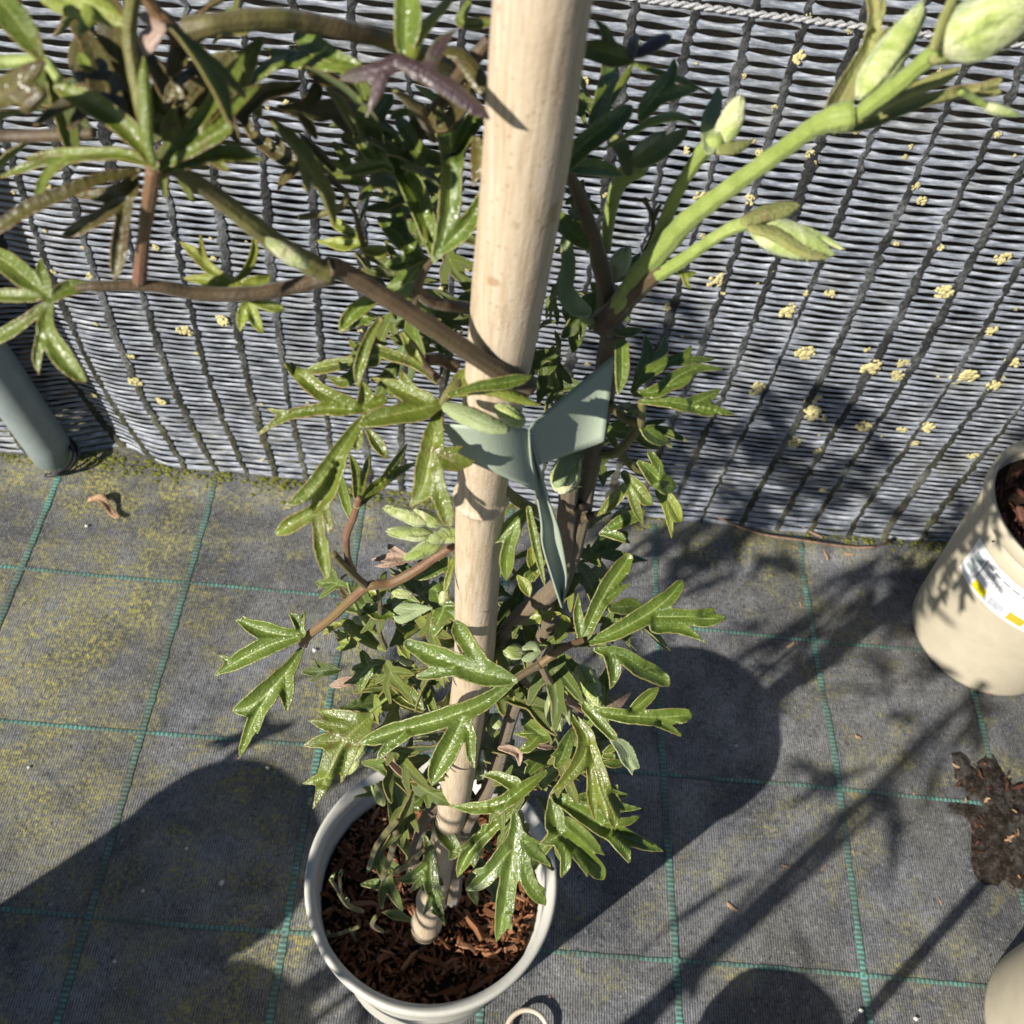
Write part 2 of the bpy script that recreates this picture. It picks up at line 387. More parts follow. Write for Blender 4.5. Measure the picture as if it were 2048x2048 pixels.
def soil_bank():
    X = np.arange(-2, 4.01, .08); Y = np.arange(.26, 3.0, .08)
    V = [(x, y, .012 + .03 * noise.fractal((x * 4, y * 4, 2), .6, 2, 4) + .02 * min(1, (y - .26) * 6)) for y in Y for x in X]; nx = len(X)
    F = [(j * nx + i, j * nx + i + 1, (j + 1) * nx + i + 1, (j + 1) * nx + i) for j in range(len(Y) - 1) for i in range(nx - 1)]
    o = obj('soil_bed', mesh('soil_bed', V, F, MAT['back_soil_shade']))
    tag(o, 'bare soil bed behind the mesh fence, shade painted in as near-black colour', 'soil', kind='structure')
soil_bank()

# ------------------------------------------------------------------ mesh windbreak fence
FY = .2027; FTOP = .685
def fpos(x, z):
    """surface of the slack mesh: hangs from its top cord, bellies and folds at the foot"""
    n = noise.noise
    y = FY + .010 * n((x * 2.1, z * 2.0, 1.3)) - .026 * math.exp(-z / .055) - .012 * math.exp(-((z - .3) / .22) ** 2) * (1 + n((x * 1.7, 4, 0)))
    y += .030 * math.exp(-((x - .215) / .045) ** 2) * math.exp(-max(z, 0) / .25)
    dx = .055 * math.exp(-((x - .25) / .22) ** 2) * math.exp(-z / .09) + .010 * n((x * 1.5, z * 3.5, 8)) - .02 * math.exp(-((x - 1.2) / .35) ** 2) * math.exp(-z / .1)
    return np.array((x + dx, y, max(z, gz(x, y) + .001)))
fence = empty('mesh_fence', (.8, FY, 0))
tag(fence, 'slack grey knitted windbreak mesh with dark vertical cords and yellow lichen', 'fence')
XC = []; xx = -.32
while xx < 2.1:
    XC.append(xx); xx += .0485 + .016 * noise.noise((xx * 20, 0, 0))
ZT = []; zz = .006
while zz < .80:
    ZT.append(zz); zz += .0086 + .0034 * max(0, (zz - .38) / .3)
def build_fence():
    SEG = 8
    for k, z in enumerate(ZT):
        p = .0086 + .0034 * max(0, (z - .38) / .3); V = []; F = []
        low = min(1, z / .12)
        for i in range(len(XC) - 1):
            sl = random.uniform(-.0006, .0006); nar = random.uniform(.22, .29) + .05 * (1 - low)
            for s in range(SEG):
                t = s / SEG; x = XC[i] * (1 - t) + XC[i + 1] * t
                hw = p * (.50 - (.5 - nar) * math.sin(math.pi * t) ** .6)
                sag = -.0006 * math.sin(math.pi * t) + sl * math.sin(2 * math.pi * t)
                tw = .0012 * noise.noise((x * 30, z * 60, 2))
                zc = z + sag + .0012 * noise.noise((x * 12, z * 3, 5))
                for dz, fy in ((-hw, tw), (-hw * .35, -.0011), (hw * .35, -.0011), (hw, -tw)):
                    q = fpos(x, max(zc + dz, .0005)); q[1] += fy; V.append(q)
        n = len(V) // 4
        for i in range(n - 1):
            for s in range(3): F.append((i * 4 + s, i * 4 + 4 + s, i * 4 + 5 + s, i * 4 + 1 + s))
        obj('mesh_tape', mesh('mesh_tape', V, F, MAT['tape']), fence)
    for xc in XC:
        P = []; R = []
        z = 0.003; i = 0; wd = random.uniform(.0040, .0062)
        while z < .80:
            q = fpos(xc, z); q[1] -= .0016; q[0] += .0008 * math.sin(i * 2.3) + .0034 * noise.noise((xc * 50, z * 90, 0))
            P.append(q); R.append(wd * max(.35, min(1.15, .85 + .75 * noise.noise((xc * 7, z * 6, 4)))) * (.78 + .16 * (i % 2) + .55 * noise.noise((xc * 9, z * 140, 3)))); z += .0043; i += 1
        V, F = tube(P, R, 6)
        V = [np.array(v) for v in V]
        for j, v in enumerate(V):
            c = P[min(j // 6, len(P) - 1)]; v[1] = c[1] + (v[1] - c[1]) * .25 + .0012 * noise.noise((v[0] * 300, v[2] * 300, 2))
        obj('knitted_cord', mesh('knitted_cord', V, F, MAT['cord'], smooth=False), fence)
    # top cord: two strands twisted
    V = []; F = []
    for ph in (0, math.pi):
        P = []
        for i, x in enumerate(np.arange(-.3, 2.08, .004)):
            a = x * 330 + ph; q = fpos(x, FTOP - .002)
            P.append(q + np.array((0, .0016 * math.sin(a) - .003, .0016 * math.cos(a))))
        v, f = tube(P, [.0012 + .0007 * abs(math.sin(i * 1.3)) for i in range(len(P))], 6); b = len(V); V += v; F += [tuple(j + b for j in g) for g in f]
    obj('top_cord', mesh('top_cord', V, F, MAT['rope']), fence)
    # lichen rosettes
    LM = []
    for k in range(6):
        bm = bmesh.new(); r0 = random.Random(k)
        for j in range(26):
            a = r0.uniform(0, 6.28); d = r0.uniform(0, 1) ** .6
            s = r0.uniform(.22, .5) * (1.15 - .5 * d)
            bmesh.ops.create_icosphere(bm, subdivisions=1, radius=s, matrix=Matrix.Translation((math.cos(a) * d * .8, -.05, math.sin(a) * d)) @ Matrix.Diagonal((1, .22, .85, 1)))
        me = bpy.data.meshes.new('lichen_patch'); bm.to_mesh(me); bm.free(); me.materials.append(MAT['lichen'])
        me.polygons.foreach_set('use_smooth', [True] * len(me.polygons)); LM.append(me)
    spots = [('C', 1015, 240, 22), ('C', 1055, 90, 12), ('C', 620, 800, 22), ('C', 815, 815, 17), ('C', 1520, 820, 16), ('C', 975, 1250, 12), ('C', 1065, 635, 14),
             ('C', 920, 450, 10), ('C', 790, 325, 9), ('C', 145, 345, 11), ('C', 1060, 695, 10), ('C', 855, 630, 12), ('C', 680, 1140, 13), ('C', 700, 1190, 10), ('C', 1225, 145, 9),
             ('C', 225, 800, 9), ('C', 585, 50, 9), ('C', 1610, 1180, 18), ('C', 1590, 1010, 12), ('C', 1410, 990, 9), ('C', 1030, 1415, 12)]
    T6 = (1300, 500, .387)
    for x, y, s in [(345, 150, 17), (715, 300, 17), (800, 515, 18), (1145, 585, 20), (1275, 630, 15), (1300, 565, 12), (1615, 640, 24), (835, 795, 19), (835, 845, 13), (740, 985, 14), (870, 1030, 11), (1105, 900, 14), (1435, 900, 13),
                    (1780, 675, 16), (1870, 570, 13), (1300, 915, 9), (1665, 1060, 10), (560, 700, 17), (930, 215, 10), (1365, 990, 9), (1525, 210, 18), (1820, 45, 14), (1760, 410, 12), (90, 290, 9)]:
        spots.append(('P', T6[0] + x * T6[2], T6[1] + y * T6[2], s * .7886))
    for x, y, s in [(1025, 300, 16), (885, 705, 12), (745, 590, 14), (1230, 240, 14), (500, 700, 8), (720, 445, 10)]: spots.append(('P', x * .3623, 550 + y * .3623, s * .7))
    for x, y, s in [(275, 1025, 14), (865, 1355, 18), (510, 1505, 22), (300, 1490, 16), (1575, 600, 18), (75, 1060, 12), (465, 1350, 12), (1025, 1820, 12)]: spots.append(('A', x, y, s * .8))
    for x, y, s in [(190, 610, 20), (1060, 1600, 22), (750, 1080, 24), (1850, 460, 14), (610, 1820, 16)]: spots.append(('B', x, y, s * .8))
    for k in range(70): spots.append(('P', random.uniform(0, 2048), random.uniform(30, 980), random.uniform(2.5, 6)))
    for c, x, y, s in spots:
        px, py = cp(c, x, y); hit = at_y(px, py, FY - .012); z = hit[2]
        if z < .01 or z > FTOP or hit[0] < -.25 or hit[0] > 2: continue
        q = fpos(hit[0], z); d = np.linalg.norm(q - CAM); 
        r = s * CROP[c][2] * d / FPX * 1.35
        o = obj('lichen_patch', random.choice(LM), fence); o.location = Vector(np.array((hit[0], q[1] - .002, z)))
        o.matrix_parent_inverse = Matrix.Translation(-Vector(fence.location)); o.scale = (r, r, r); o.rotation_euler = (random.uniform(-.3, .3), random.uniform(0, 6.28), 0)
build_fence()

# ------------------------------------------------------------------ post at the fold of the mesh
def build_post():
    b = at_z(112, 915); t = at_y(48, 822, b[1] - .01); d = (t - b) / np.linalg.norm(t - b)
    e = empty('fence_post', b); tag(e, 'grey painted metal tube post leaning at the fold of the mesh', 'post')
    P = [b + d * s for s in np.linspace(-.03, .78, 12)]
    V, F = tube(P, [.0275] * 12, 24); obj('post_tube', mesh('post_tube', V, F, MAT['tube']), e)
    # turquoise ravelled fabric edge wound round the foot
    for k, (m, r, ph) in enumerate((('thread_y', .0022, 0), ('thread_y', .0018, .5), ('black', .0026, .9), ('black', .002, 1.5))):
        P = [b + np.array((.031 * math.cos(a) + .004 * k * math.cos(ph + a), .031 * math.sin(a) - .004 * k, .006 + .010 * math.sin(a * .8 + ph) + .004 * k)) for a in np.linspace(-2.0 + ph * .3, .9 + ph * .2, 22)]
        V, F = tube(P, [r] * 22, 6); obj('frayed_thread', mesh('frayed_thread', V, F, MAT[m]), e)
build_post()

# ================================================================== POTS
def pot(c, h, rt, rb, m, name, label, bark=None, chips=0, soil_h=.03, rimh=.018, group=None):
    e = empty(name, (c[0], c[1], gz(c[0], c[1]))); tag(e, label, 'plant pot', group)
    z0 = gz(c[0], c[1]) + .001; th = .0028; base = (c[0], c[1], z0)
    lip = .0035
    rr = lambda z: rb + (rt - lip - rb) * z / h
    prof = [(rb * .25, .004), (rb - .006, .003), (rb, .006)] + [(rr(z), z) for z in np.linspace(.012, h - rimh, 8)]
    prof += [(rr(h - rimh) - th, h - rimh + .0008), (rr(.02) - th, .02), (rb * .2, .016)]
    V, F = lathe(prof, 72, base); obj('pot_wall', mesh('pot_wall', V, F, m), e)
    r1 = rr(h - rimh)
    rim = [(r1 - .001, h - rimh - .001), (rt - .0012, h - rimh - .0006), (rt, h - rimh + .0012), (rt + .0006, h - .002), (rt - .0008, h), (rt - .0028, h - .0002), (r1 - th - .0002, h - .0035), (r1 - th - .0004, h - rimh)]
    V, F = lathe(rim, 96, base); obj('pot_rim', mesh('pot_rim', V, F, m), e)
    ri = rr(h - soil_h) - th - .0004
    V = []; F = []; nr, na = 14, 48
    for j in range(nr + 1):
        for i in range(na):
            a = 2 * math.pi * i / na; r = ri * j / nr; x, y = c[0] + r * math.cos(a), c[1] + r * math.sin(a)
            V.append((x, y, z0 + h - soil_h + .006 * noise.fractal((x * 40, y * 40, 3), .7, 2, 3) * (1 - (j / nr) ** 6)))
    for j in range(nr):
        for i in range(na):
            k = (i + 1) % na; F.append((j * na + i, j * na + k, (j + 1) * na + k, (j + 1) * na + i))
    if bark:
        s = empty('potting_bark', (c[0], c[1], z0 + h - soil_h)); tag(s, bark, 'bark mulch')
        obj('compost', mesh('compost', V, F, MAT['soil']), s)
        return e, s, ri, z0 + h - soil_h
    obj('compost', mesh('compost', V, F, MAT['soil']), e)
    return e, None, ri, z0 + h - soil_h
def chip_meshes(m, n=9):
    out = []
    for k in range(n):
        r = random.Random(100 + k); L = r.uniform(.8, 2.3); W = r.uniform(.25, .6); T = r.uniform(.12, .3)
        V = []; 
        for s, tp in ((-1, r.uniform(.3, .9)), (-.3, 1.0), (.4, r.uniform(.7, 1)), (1, r.uniform(.15, .7))):
            off = r.uniform(-.15, .15); zc = r.uniform(-.08, .08)
            for a, b in ((-1, -1), (1, -1), (.85, 1), (-.8, 1)):
                V.append((s * L / 2, off + a * W / 2 * tp * r.uniform(.8, 1.15), zc + b * T / 2 * r.uniform(.6, 1.2)))
        F = [(0, 1, 2, 3)[::-1], (12, 13, 14, 15)]
        for j in range(3):
            for i in range(4): F.append((j * 4 + i, j * 4 + (i + 1) % 4, j * 4 + 4 + (i + 1) % 4, j * 4 + 4 + i))
        out.append(mesh('bark_chip', V, F, m, smooth=False))
    return out
CH1 = chip_meshes(MAT['bark']); CH2 = chip_meshes(MAT['bark2'])
def scatter(s, c, ri, z, n, CH, smin, smax):
    for k in range(n):
        a = random.uniform(0, 6.283); r = (ri - .006) * math.sqrt(random.random()); sc = random.uniform(smin, smax) * (1 if random.random() < .8 else 1.7)
        o = bpy.data.objects.new('bark_chip', random.choice(CH)); COL.objects.link(o); o.parent = s
        o.location = (r * math.cos(a), r * math.sin(a), random.uniform(.001, .009))
        o.scale = (sc, sc, sc); o.rotation_euler = (random.gauss(0, .45), random.gauss(0, .4), random.uniform(0, 6.28))
MP = at_z(865, 1754, .2267); MPC = (MP[0], MP[1])
e, s, ri, mz = pot(MPC, .2267, .1055, .083, MAT['pot'], 'plant_pot', 'pale grey plastic pot that holds the caned climber', 'brown bark chips filling the pale grey pot of the caned climber', soil_h=.048)
scatter(s, MPC, ri, mz, 295, CH1, .0042, .0088)
def loose_bark(s, c, ri, z, n, m, s0, s1):
    rr = random.Random(11); V = []; F = []
    src = [(np.array([v.co[:] for v in me.vertices]), [tuple(p.vertices) for p in me.polygons]) for me in CH1]
    for k in range(n):
        v, f = rr.choice(src); a = rr.uniform(0, 6.283); r = (ri - .004) * math.sqrt(rr.random()); sc = rr.uniform(s0, s1)
        m4 = np.array(Matrix.Rotation(rr.uniform(0, 6.28), 3, 'Z') @ Matrix.Rotation(rr.gauss(0, .5), 3, 'X') @ Matrix.Rotation(rr.gauss(0, .4), 3, 'Y'))
        b = len(V); V.extend((v * sc) @ m4.T + np.array((c[0] + r * math.cos(a), c[1] + r * math.sin(a), z + rr.uniform(-.001, .006)))); F.extend(tuple(i + b for i in g) for g in f)
    o = obj('bark_fines', mesh('bark_fines', V, F, m, smooth=False), s); o['kind'] = 'stuff'
loose_bark(s, MPC, ri, mz, 1500, MAT['fines'], .0028, .0062)
RPC = (1.4307, .0347)
rp, s, ri, rz = pot(RPC, .267, .1147, .0933, MAT['pot2'], 'plant_pot', 'taupe plastic pot with a white printed label band, beside the mesh fence', 'dark reddish bark chips in the labelled taupe pot')
scatter(s, RPC, ri, rz, 190, CH2, .006, .012)
pot((1.412, -.447), .267, .1147, .0935, MAT['pot2'], 'plant_pot', 'plain taupe pot without label standing by the torn soil patch')
# neighbours whose shadows fall into the picture
pot((.091, -.717), .33, .1, .075, MAT['pot2'], 'plant_pot', 'tall taupe pot casting the broad rounded shadow left of the caned climber', group=None)
pot((.12, -.925), .33, .095, .075, MAT['pot2'], 'plant_pot', 'tall taupe pot standing behind another tall taupe pot')
pot((.807, -.74), .2267, .07, .055, MAT['pot2'], 'plant_pot', 'small taupe pot with a short bamboo cane')
pot((.381, -.986), .2267, .1, .08, MAT['pot2'], 'plant_pot', 'taupe pot holding a tall thin bamboo cane and a sparse climber')

# label band on the right pot
def label_band():
    c = RPC; h = .267; z0 = gz(*c) + .001
    def rr(z): return .0933 + (.1147 - .0035 - .0933) * z / h
    def hit(px, py):
        d = ray(px, py); t = None
        for q in np.arange(.9, 1.6, .0004):
            p = CAM + d * q
            if math.hypot(p[0] - c[0], p[1] - c[1]) < rr(p[2] - z0): return math.atan2(p[1] - c[1], p[0] - c[0]), p[2] - z0
        return None
    A = hit(1953, 1076); B = hit(1918, 1146); Cc = hit(2040, 1250); D = hit(2044, 1162)
    if None in (A, B, Cc, D): A, B, Cc, D = (-2.8, .2), (-2.8, .14), (-2.0, .14), (-2.0, .2)
    zt = (A[1] + D[1]) / 2; zb = (B[1] + Cc[1]) / 2; a0 = ((A[0] + B[0]) / 2) % (2 * math.pi); a1 = a0 + 2.4
    print('LABEL', A, B, Cc, D)
    def patch(name, u0, u1, v0, v1, m, off, par, sk=0.0, n=14):
        V = []; F = []
        for i in range(n + 1):
            u = u0 + (u1 - u0) * i / n; a = a0 + (a1 - a0) * u
            for v in (v0, v1):
                z = zb + (zt - zb) * v; R = rr(z) + off
                V.append((c[0] + R * math.cos(a + sk * v), c[1] + R * math.sin(a + sk * v), z0 + z))
        for i in range(n): F.append((2 * i, 2 * i + 2, 2 * i + 3, 2 * i + 1))
        return obj(name, mesh(name, V, F, m), par)
    b = patch('label_band', 0, 1, 0, 1, MAT['white'], .0006, rp, n=60)
    for k, (u, m) in enumerate(((.115, 'lab_yel'), (.215, 'lab_grey'), (.315, 'lab_or'), (.43, 'lab_yel'), (.54, 'lab_grey'), (.65, 'lab_or'))): patch('printed_square', u, u + .075, .08, .30, MAT[m], .0011, b)
    for u0, u1, v0, v1 in ((.02, .075, .25, .36), (.02, .08, .46, .53), (.025, .08, .62, .78)): patch('printed_wave', u0, u1, v0, v1, MAT['lab_teal'], .0011, b, sk=.05)
    patch('printed_rule', .105, .111, .34, .9, MAT['lab_dk'], .0011, b)
    u = .13
    while u < .92:
        wlen = random.uniform(.02, .05)
        patch('printed_word', u, u + wlen, .80, .86, MAT['lab_dk'], .0011, b, n=4)
        u += wlen + .012
    for v, u1 in ((.70, .30), (.62, .22), (.55, .26), (.48, .2)):
        u = .135
        while u < u1:
            wlen = random.uniform(.012, .03); patch('printed_word', u, u + wlen, v, v + .03, MAT['lab_grey'], .0011, b, n=3); u += wlen + .008
label_band()
def shard():
    p = at_z(1978, 1384)
    V, F = lathe([(.001, .0), (.022, .001), (.027, .006), (.025, .011), (.012, .013), (.001, .0125)], 18, (0, 0, 0))
    V = [(v[0] * 1.5 + .003 * noise.noise((v[0] * 90, v[1] * 90, 1)), v[1] * .75 + .004 * noise.noise((v[0] * 70, v[1] * 70, 4)), v[2]) for v in V]
    o = obj('terracotta_shard', mesh('terracotta_shard', V, F, MAT['terra']), loc=(p[0] + .004, p[1] + .014, gz(p[0], p[1])))
    tag(o, 'orange terracotta piece under the edge of the labelled taupe pot', 'shard')
shard()

# ------------------------------------------------------------------ bamboo canes
def cane(P0, P1, r, name, label, nodes, group=None):
    P0 = np.array(P0); P1 = np.array(P1); e = empty(name, P0); tag(e, label, 'cane', group)
    L = np.linalg.norm(P1 - P0); ts = np.unique(np.concatenate([np.linspace(0, 1, 60)] + [n + np.array([-.006, -.002, 0, .002, .006]) for n in nodes])); ts = ts[(ts >= 0) & (ts <= 1)]
    P = []; R = []
    for t in ts:
        k = 1.0
        for n in nodes: k += .10 * math.exp(-((t - n) / .0035) ** 2) - .05 * math.exp(-((t - n + .008) / .004) ** 2)
        P.append(P0 + (P1 - P0) * t + .0006 * np.array((math.sin(t * 9), math.cos(t * 7), 0))); R.append(r * k * (1 - .04 * t))
    V, F = tube(P, R, 28); obj('cane_stem', mesh('cane_stem', V, F, MAT['bamboo']), e)
    for n in nodes:
        c = P0 + (P1 - P0) * n; d = (P1 - P0) / L
        pts = [c + d * s for s in np.linspace(-.0012, .0012, 4)]
        V, F = tube(pts, [r * 1.075, r * 1.13, r * 1.13, r * 1.075], 28, cap=False); obj('cane_node', mesh('cane_node', V, F, MAT['bnode']), e)
    return e
CPX = [(1085 + .137 * 560, -560, 125), (1085, 0, 100), (1052, 318, 88), (1010, 636, 71), (962, 1000, 50), (949, 1304, 40.5), (937, 1400, 37), (902, 1632, 31), (846, 1876, 27)]
CP = spline([np.append(at_q(x, y, qc(y)), h_ * qc(y) / FPX) for x, y, h_ in CPX][::-1], 140)
CB = CP[0, :3]; CT = CP[-1, :3]
def main_cane():
    d0 = CP[0] - CP[1]; d0 = d0[:3] / np.linalg.norm(d0[:3])
    P = np.vstack([np.append(CB + d0 * .05, CP[0, 3]), CP]); e = empty('bamboo_cane', P[0, :3]); tag(e, 'thick pale bamboo cane supporting the climber in the grey pot', 'cane')
    rowof = lambda p: 1024 - FPX * ((p - CAM) @ UP) / ((p - CAM) @ FW)
    rows = np.array([rowof(p[:3]) for p in P]); nodes = [992, 1845, 1800, 1655]
    fine = np.sort(np.concatenate([np.linspace(rows[0], rows[-1], 150)] + [[n - 9, n - 5, n - 2, n, n + 2, n + 5, n + 9] for n in nodes]))
    o = np.argsort(rows); Q = np.stack([np.interp(fine, rows[o], P[o, k]) for k in range(4)], 1)[::-1]; fine = fine[::-1]
    R = [q[3] * (1 + sum(.14 * math.exp(-((y - n) / 4.5) ** 2) - .05 * math.exp(-((y - n + 13) / 7) ** 2) for n in nodes) + .012 * noise.noise((y * .01, 3, 1))) for q, y in zip(Q, fine)]
    V, F = tube(Q[:, :3], R, 36); obj('cane_stem', mesh('cane_stem', V, F, MAT['bamboo']), e)
    for n in nodes:
        ys = np.linspace(n + 2.5, n - 2.5, 4); c = np.stack([np.interp(ys, rows[o], P[o, k]) for k in range(4)], 1)
        V, F = tube(c[:, :3], c[:, 3] * np.array([1.06, 1.11, 1.11, 1.06]), 36, cap=False); obj('cane_node', mesh('cane_node', V, F, MAT['bnode']), e)
main_cane()
cane((.381, -.986, .19), (.386, -.984, .80), .0065, 'bamboo_cane', 'tall thin bamboo cane beside the sparse climber', [.3, .7])
cane((.86, -.747, .18), (.862, -.745, .375), .0065, 'bamboo_cane', 'short bamboo cane in the small taupe pot', [.5])

# ================================================================== THE CLIMBER
plant = empty('climbing_plant', (CB[0] + .012, CB[1] + .012, mz)); tag(plant, 'evergreen climber with glossy deeply cut leaves and downy buds in the grey pot', 'plant')
def seg_dist(PX, PY, a, b):
    ax, ay, aw = a[:3]; bx, by, bw = b[:3]; dx, dy = bx - ax, by - ay; L = dx * dx + dy * dy + 1e-9
    t = np.clip(((PX - ax) * dx + (PY - ay) * dy) / L, 0, 1); d = np.hypot(PX - ax - t * dx, PY - ay - t * dy)
    return d, d - (aw + (bw - aw) * t), aw + (bw - aw) * t
def leaf_shape(lobes, rnd):
    """2D outline from tapering lobes (smooth union), meshed by marching squares. Returns verts (x,y), faces, edge distance, rib distance, local half width"""
    smooth = []
    for lb in lobes:
        P = np.array([p[:3] for p in lb], float); n = max(3, 4 * (len(P) - 1) + 1); S = spline(P, n); S[:, 2] = np.maximum(S[:, 2], .8); smooth.append(S)
    allp = np.vstack(smooth); W = allp[:, 2]; mw = np.median(W)
    st = float(np.clip(mw / 2.6, 2.6, 8)); x0, y0 = (allp[:, :2] - W[:, None]).min(0) - st * 2; x1, y1 = (allp[:, :2] + W[:, None]).max(0) + st * 2
    nx, ny = int((x1 - x0) / st) + 2, int((y1 - y0) / st) + 2
    gx = x0 + st * np.arange(nx); gy = y0 + st * np.arange(ny); PX, PY = np.meshgrid(gx, gy)
    k = mw * .24
    ph = rnd.uniform(0, 6)
    def field(PX, PY):
        D = np.full(PX.shape, 1e9); RB = np.full(PX.shape, 1e9); HW = np.full(PX.shape, mw)
        for S in smooth:
            ds = np.full(PX.shape, 1e9); rb = np.full(PX.shape, 1e9); hw = np.full(PX.shape, mw)
            for a, b in zip(S[:-1], S[1:]):
                d, sd, ww = seg_dist(PX, PY, a, b); m = sd < ds; ds = np.where(m, sd, ds); m2 = d < rb; rb = np.where(m2, d, rb); hw = np.where(m2, ww, hw)
            m = rb < RB; HW = np.where(m, hw, HW); RB = np.minimum(RB, rb)
            hh = np.clip(.5 + .5 * (ds - D) / k, 0, 1); D = ds * (1 - hh) + D * hh - k * hh * (1 - hh) if D.min() < 1e8 else ds
        wob = np.sin(PX / (mw * .9) + ph) * np.cos(PY / (mw * 1.1) + ph * 2) * mw * .07 + np.sin(PX / (mw * .33) + ph) * np.sin(PY / (mw * .37) + ph) * mw * .045
        return D + wob, RB, HW
    D, RB, HW = field(PX, PY)
    ins = D < 0; idx = {}; V = []; F = []
    def vert(key, x, y):
        if key not in idx: idx[key] = len(V); V.append((x, y))
        return idx[key]
    any_ = ins[:-1, :-1] | ins[1:, :-1] | ins[:-1, 1:] | ins[1:, 1:]
    for j, i in zip(*np.nonzero(any_)):
        cs = ((j, i), (j, i + 1), (j + 1, i + 1), (j + 1, i)); poly = []
        for a in range(4):
            p, q = cs[a], cs[(a + 1) % 4]; dp, dq_ = D[p], D[q]
            if dp < 0: poly.append(vert(p, gx[p[1]], gy[p[0]]))
            if (dp < 0) != (dq_ < 0):
                t = min(max(dp / (dp - dq_), .02), .98); key = (min(p, q), max(p, q))
                poly.append(vert(key, gx[p[1]] + (gx[q[1]] - gx[p[1]]) * t, gy[p[0]] + (gy[q[0]] - gy[p[0]]) * t))
        if len(poly) >= 3: F.append(poly)
    V = np.array(V); d, rb, hw = field(V[:, 0], V[:, 1])
    return V, F, np.clip(-d / max(4.0, mw * .30), 0, 1), rb / np.maximum(hw, 3), hw, smooth
def leaf_mesh(name, P3, F, edge, rib, mats, thick):
    me = mesh(name, P3, F, mats)
    for nm, dat in (('edge', edge), ('rib', rib)):
        at = me.attributes.new(nm, 'FLOAT', 'POINT'); at.data.foreach_set('value', np.asarray(dat, dtype=np.float32))
    return me
def solid(o, t):
    md = o.modifiers.new('thickness', 'SOLIDIFY'); md.thickness = t; md.offset = -1; md.material_offset = 1; md.material_offset_rim = 0
LEAVES = []
def leaf(c, dq, style, lobes, gx=None, gy=None, fold=None, droop=None, dd=None, name='leaf'):
    """a leaf whose lobes were read off the photograph; it gets its own depth, tilt, fold and arch in space"""
    rnd = random.Random(len(LEAVES) * 13 + 5); LEAVES.append(1)
    a = CROP[c]; L = [[(a[0] + p[0] * a[2], a[1] + p[1] * a[2], p[2] * a[2] * (.9 if i < len(lb) - 1 or p[2] > 20 else .35)) for i, p in enumerate(lb)] for lb in lobes]
    V, F, edge, rib, hw, sm = leaf_shape(L, rnd)
    bx, by = L[0][0][:2]; q0 = qc(by) + dq
    gx = rnd.uniform(-.35, .35) if gx is None else gx; gy = rnd.uniform(-.65, -.1) if gy is None else gy
    fold = rnd.choice((.55, .75, .9, -.5)) if fold is None else fold; droop = rnd.uniform(.1, .5) if droop is None else droop
    S = np.vstack(sm)
    size = max(np.hypot(S[:, 0] - bx, S[:, 1] - by).max(), 20)
    # per lobe lift: every lobe leaves the common plane by its own angle
    lift = []
    for lb in sm:
        k = rnd.uniform(-.22, .22); n = len(lb); r = np.hypot(lb[:, 0] - lb[0, 0], lb[:, 1] - lb[0, 1]); lift.append(k * r)
    lift = np.concatenate(lift)
    P3 = np.zeros((len(V), 3))
    for i, (x, y) in enumerate(V):
        d2 = (S[:, 0] - x) ** 2 + (S[:, 1] - y) ** 2 + 4; wgt = 1 / d2 ** 2; wgt /= wgt.sum()
        r = math.hypot(x - bx, y - by)
        dpx = gx * (x - bx) + gy * (y - by) + wgt @ lift + droop * r * r / size
        f = min(rib[i], 1.25); dpx -= fold * hw[i] * f * f
        dpx += 1.6 * noise.noise((x * .03, y * .03, len(LEAVES) * 1.7)) * min(1, hw[i] / 12)
        q = q0 + dpx * q0 / FPX
        P3[i] = at_q(x, y, q)
    # orientation towards the camera side
    f0 = F[0]; nrm = np.cross(P3[f0[1]] - P3[f0[0]], P3[f0[2]] - P3[f0[0]])
    if nrm @ (CAM - P3[f0[0]]) < 0: F = [f[::-1] for f in F]
    front = MAT[style]
    me = leaf_mesh(name, P3, F, edge, rib, [front, MAT['back'] if style in 'gyo' else front], .0004)
    o = obj(name, me, plant); solid(o, .0011 * q0)
    return o
def stem(c, pts, m, name='stem', ridge=.06, n=None):
    """pts: (x, y, half width px, depth offset from the cane)"""
    P = []; R = []
    for x, y, wd, dq in pts:
        px, py = cp(c, x, y); q = qc(py) + dq; P.append(np.append(at_q(px, py, q), wd * CROP[c][2] * q / FPX))
    S = spline(P, n or 10 * (len(P) - 1) + 1)
    V, F = tube(S[:, :3], np.abs(S[:, 3]) * (1 + .04 * np.sin(np.arange(len(S)) * .9)), 30, ridge, 8)
    if m == 'stem_g':                                        # downy young growth
        rr = random.Random(len(V)); base = len(V); V = [np.array(v) for v in V]
        for k in range(60 * len(P)):
            i = rr.randrange(base); j = i // 30; c_ = S[j, :3]; n_ = V[i] - c_; r_ = np.linalg.norm(n_) + 1e-9; n_ = n_ / r_; h_ = n_ + np.array([rr.uniform(-.6, .6) for _ in range(3)])
            sd_ = np.cross(h_, [.3, .5, .8]); sd_ = sd_ / (np.linalg.norm(sd_) + 1e-9) * .00006; b0 = len(V)
            V += [V[i] - sd_, V[i] + sd_, V[i] + h_ * r_ * rr.uniform(.12, .3)]; F.append((b0, b0 + 1, b0 + 2))
    return obj(name, mesh(name, V, F, MAT[m]), plant)
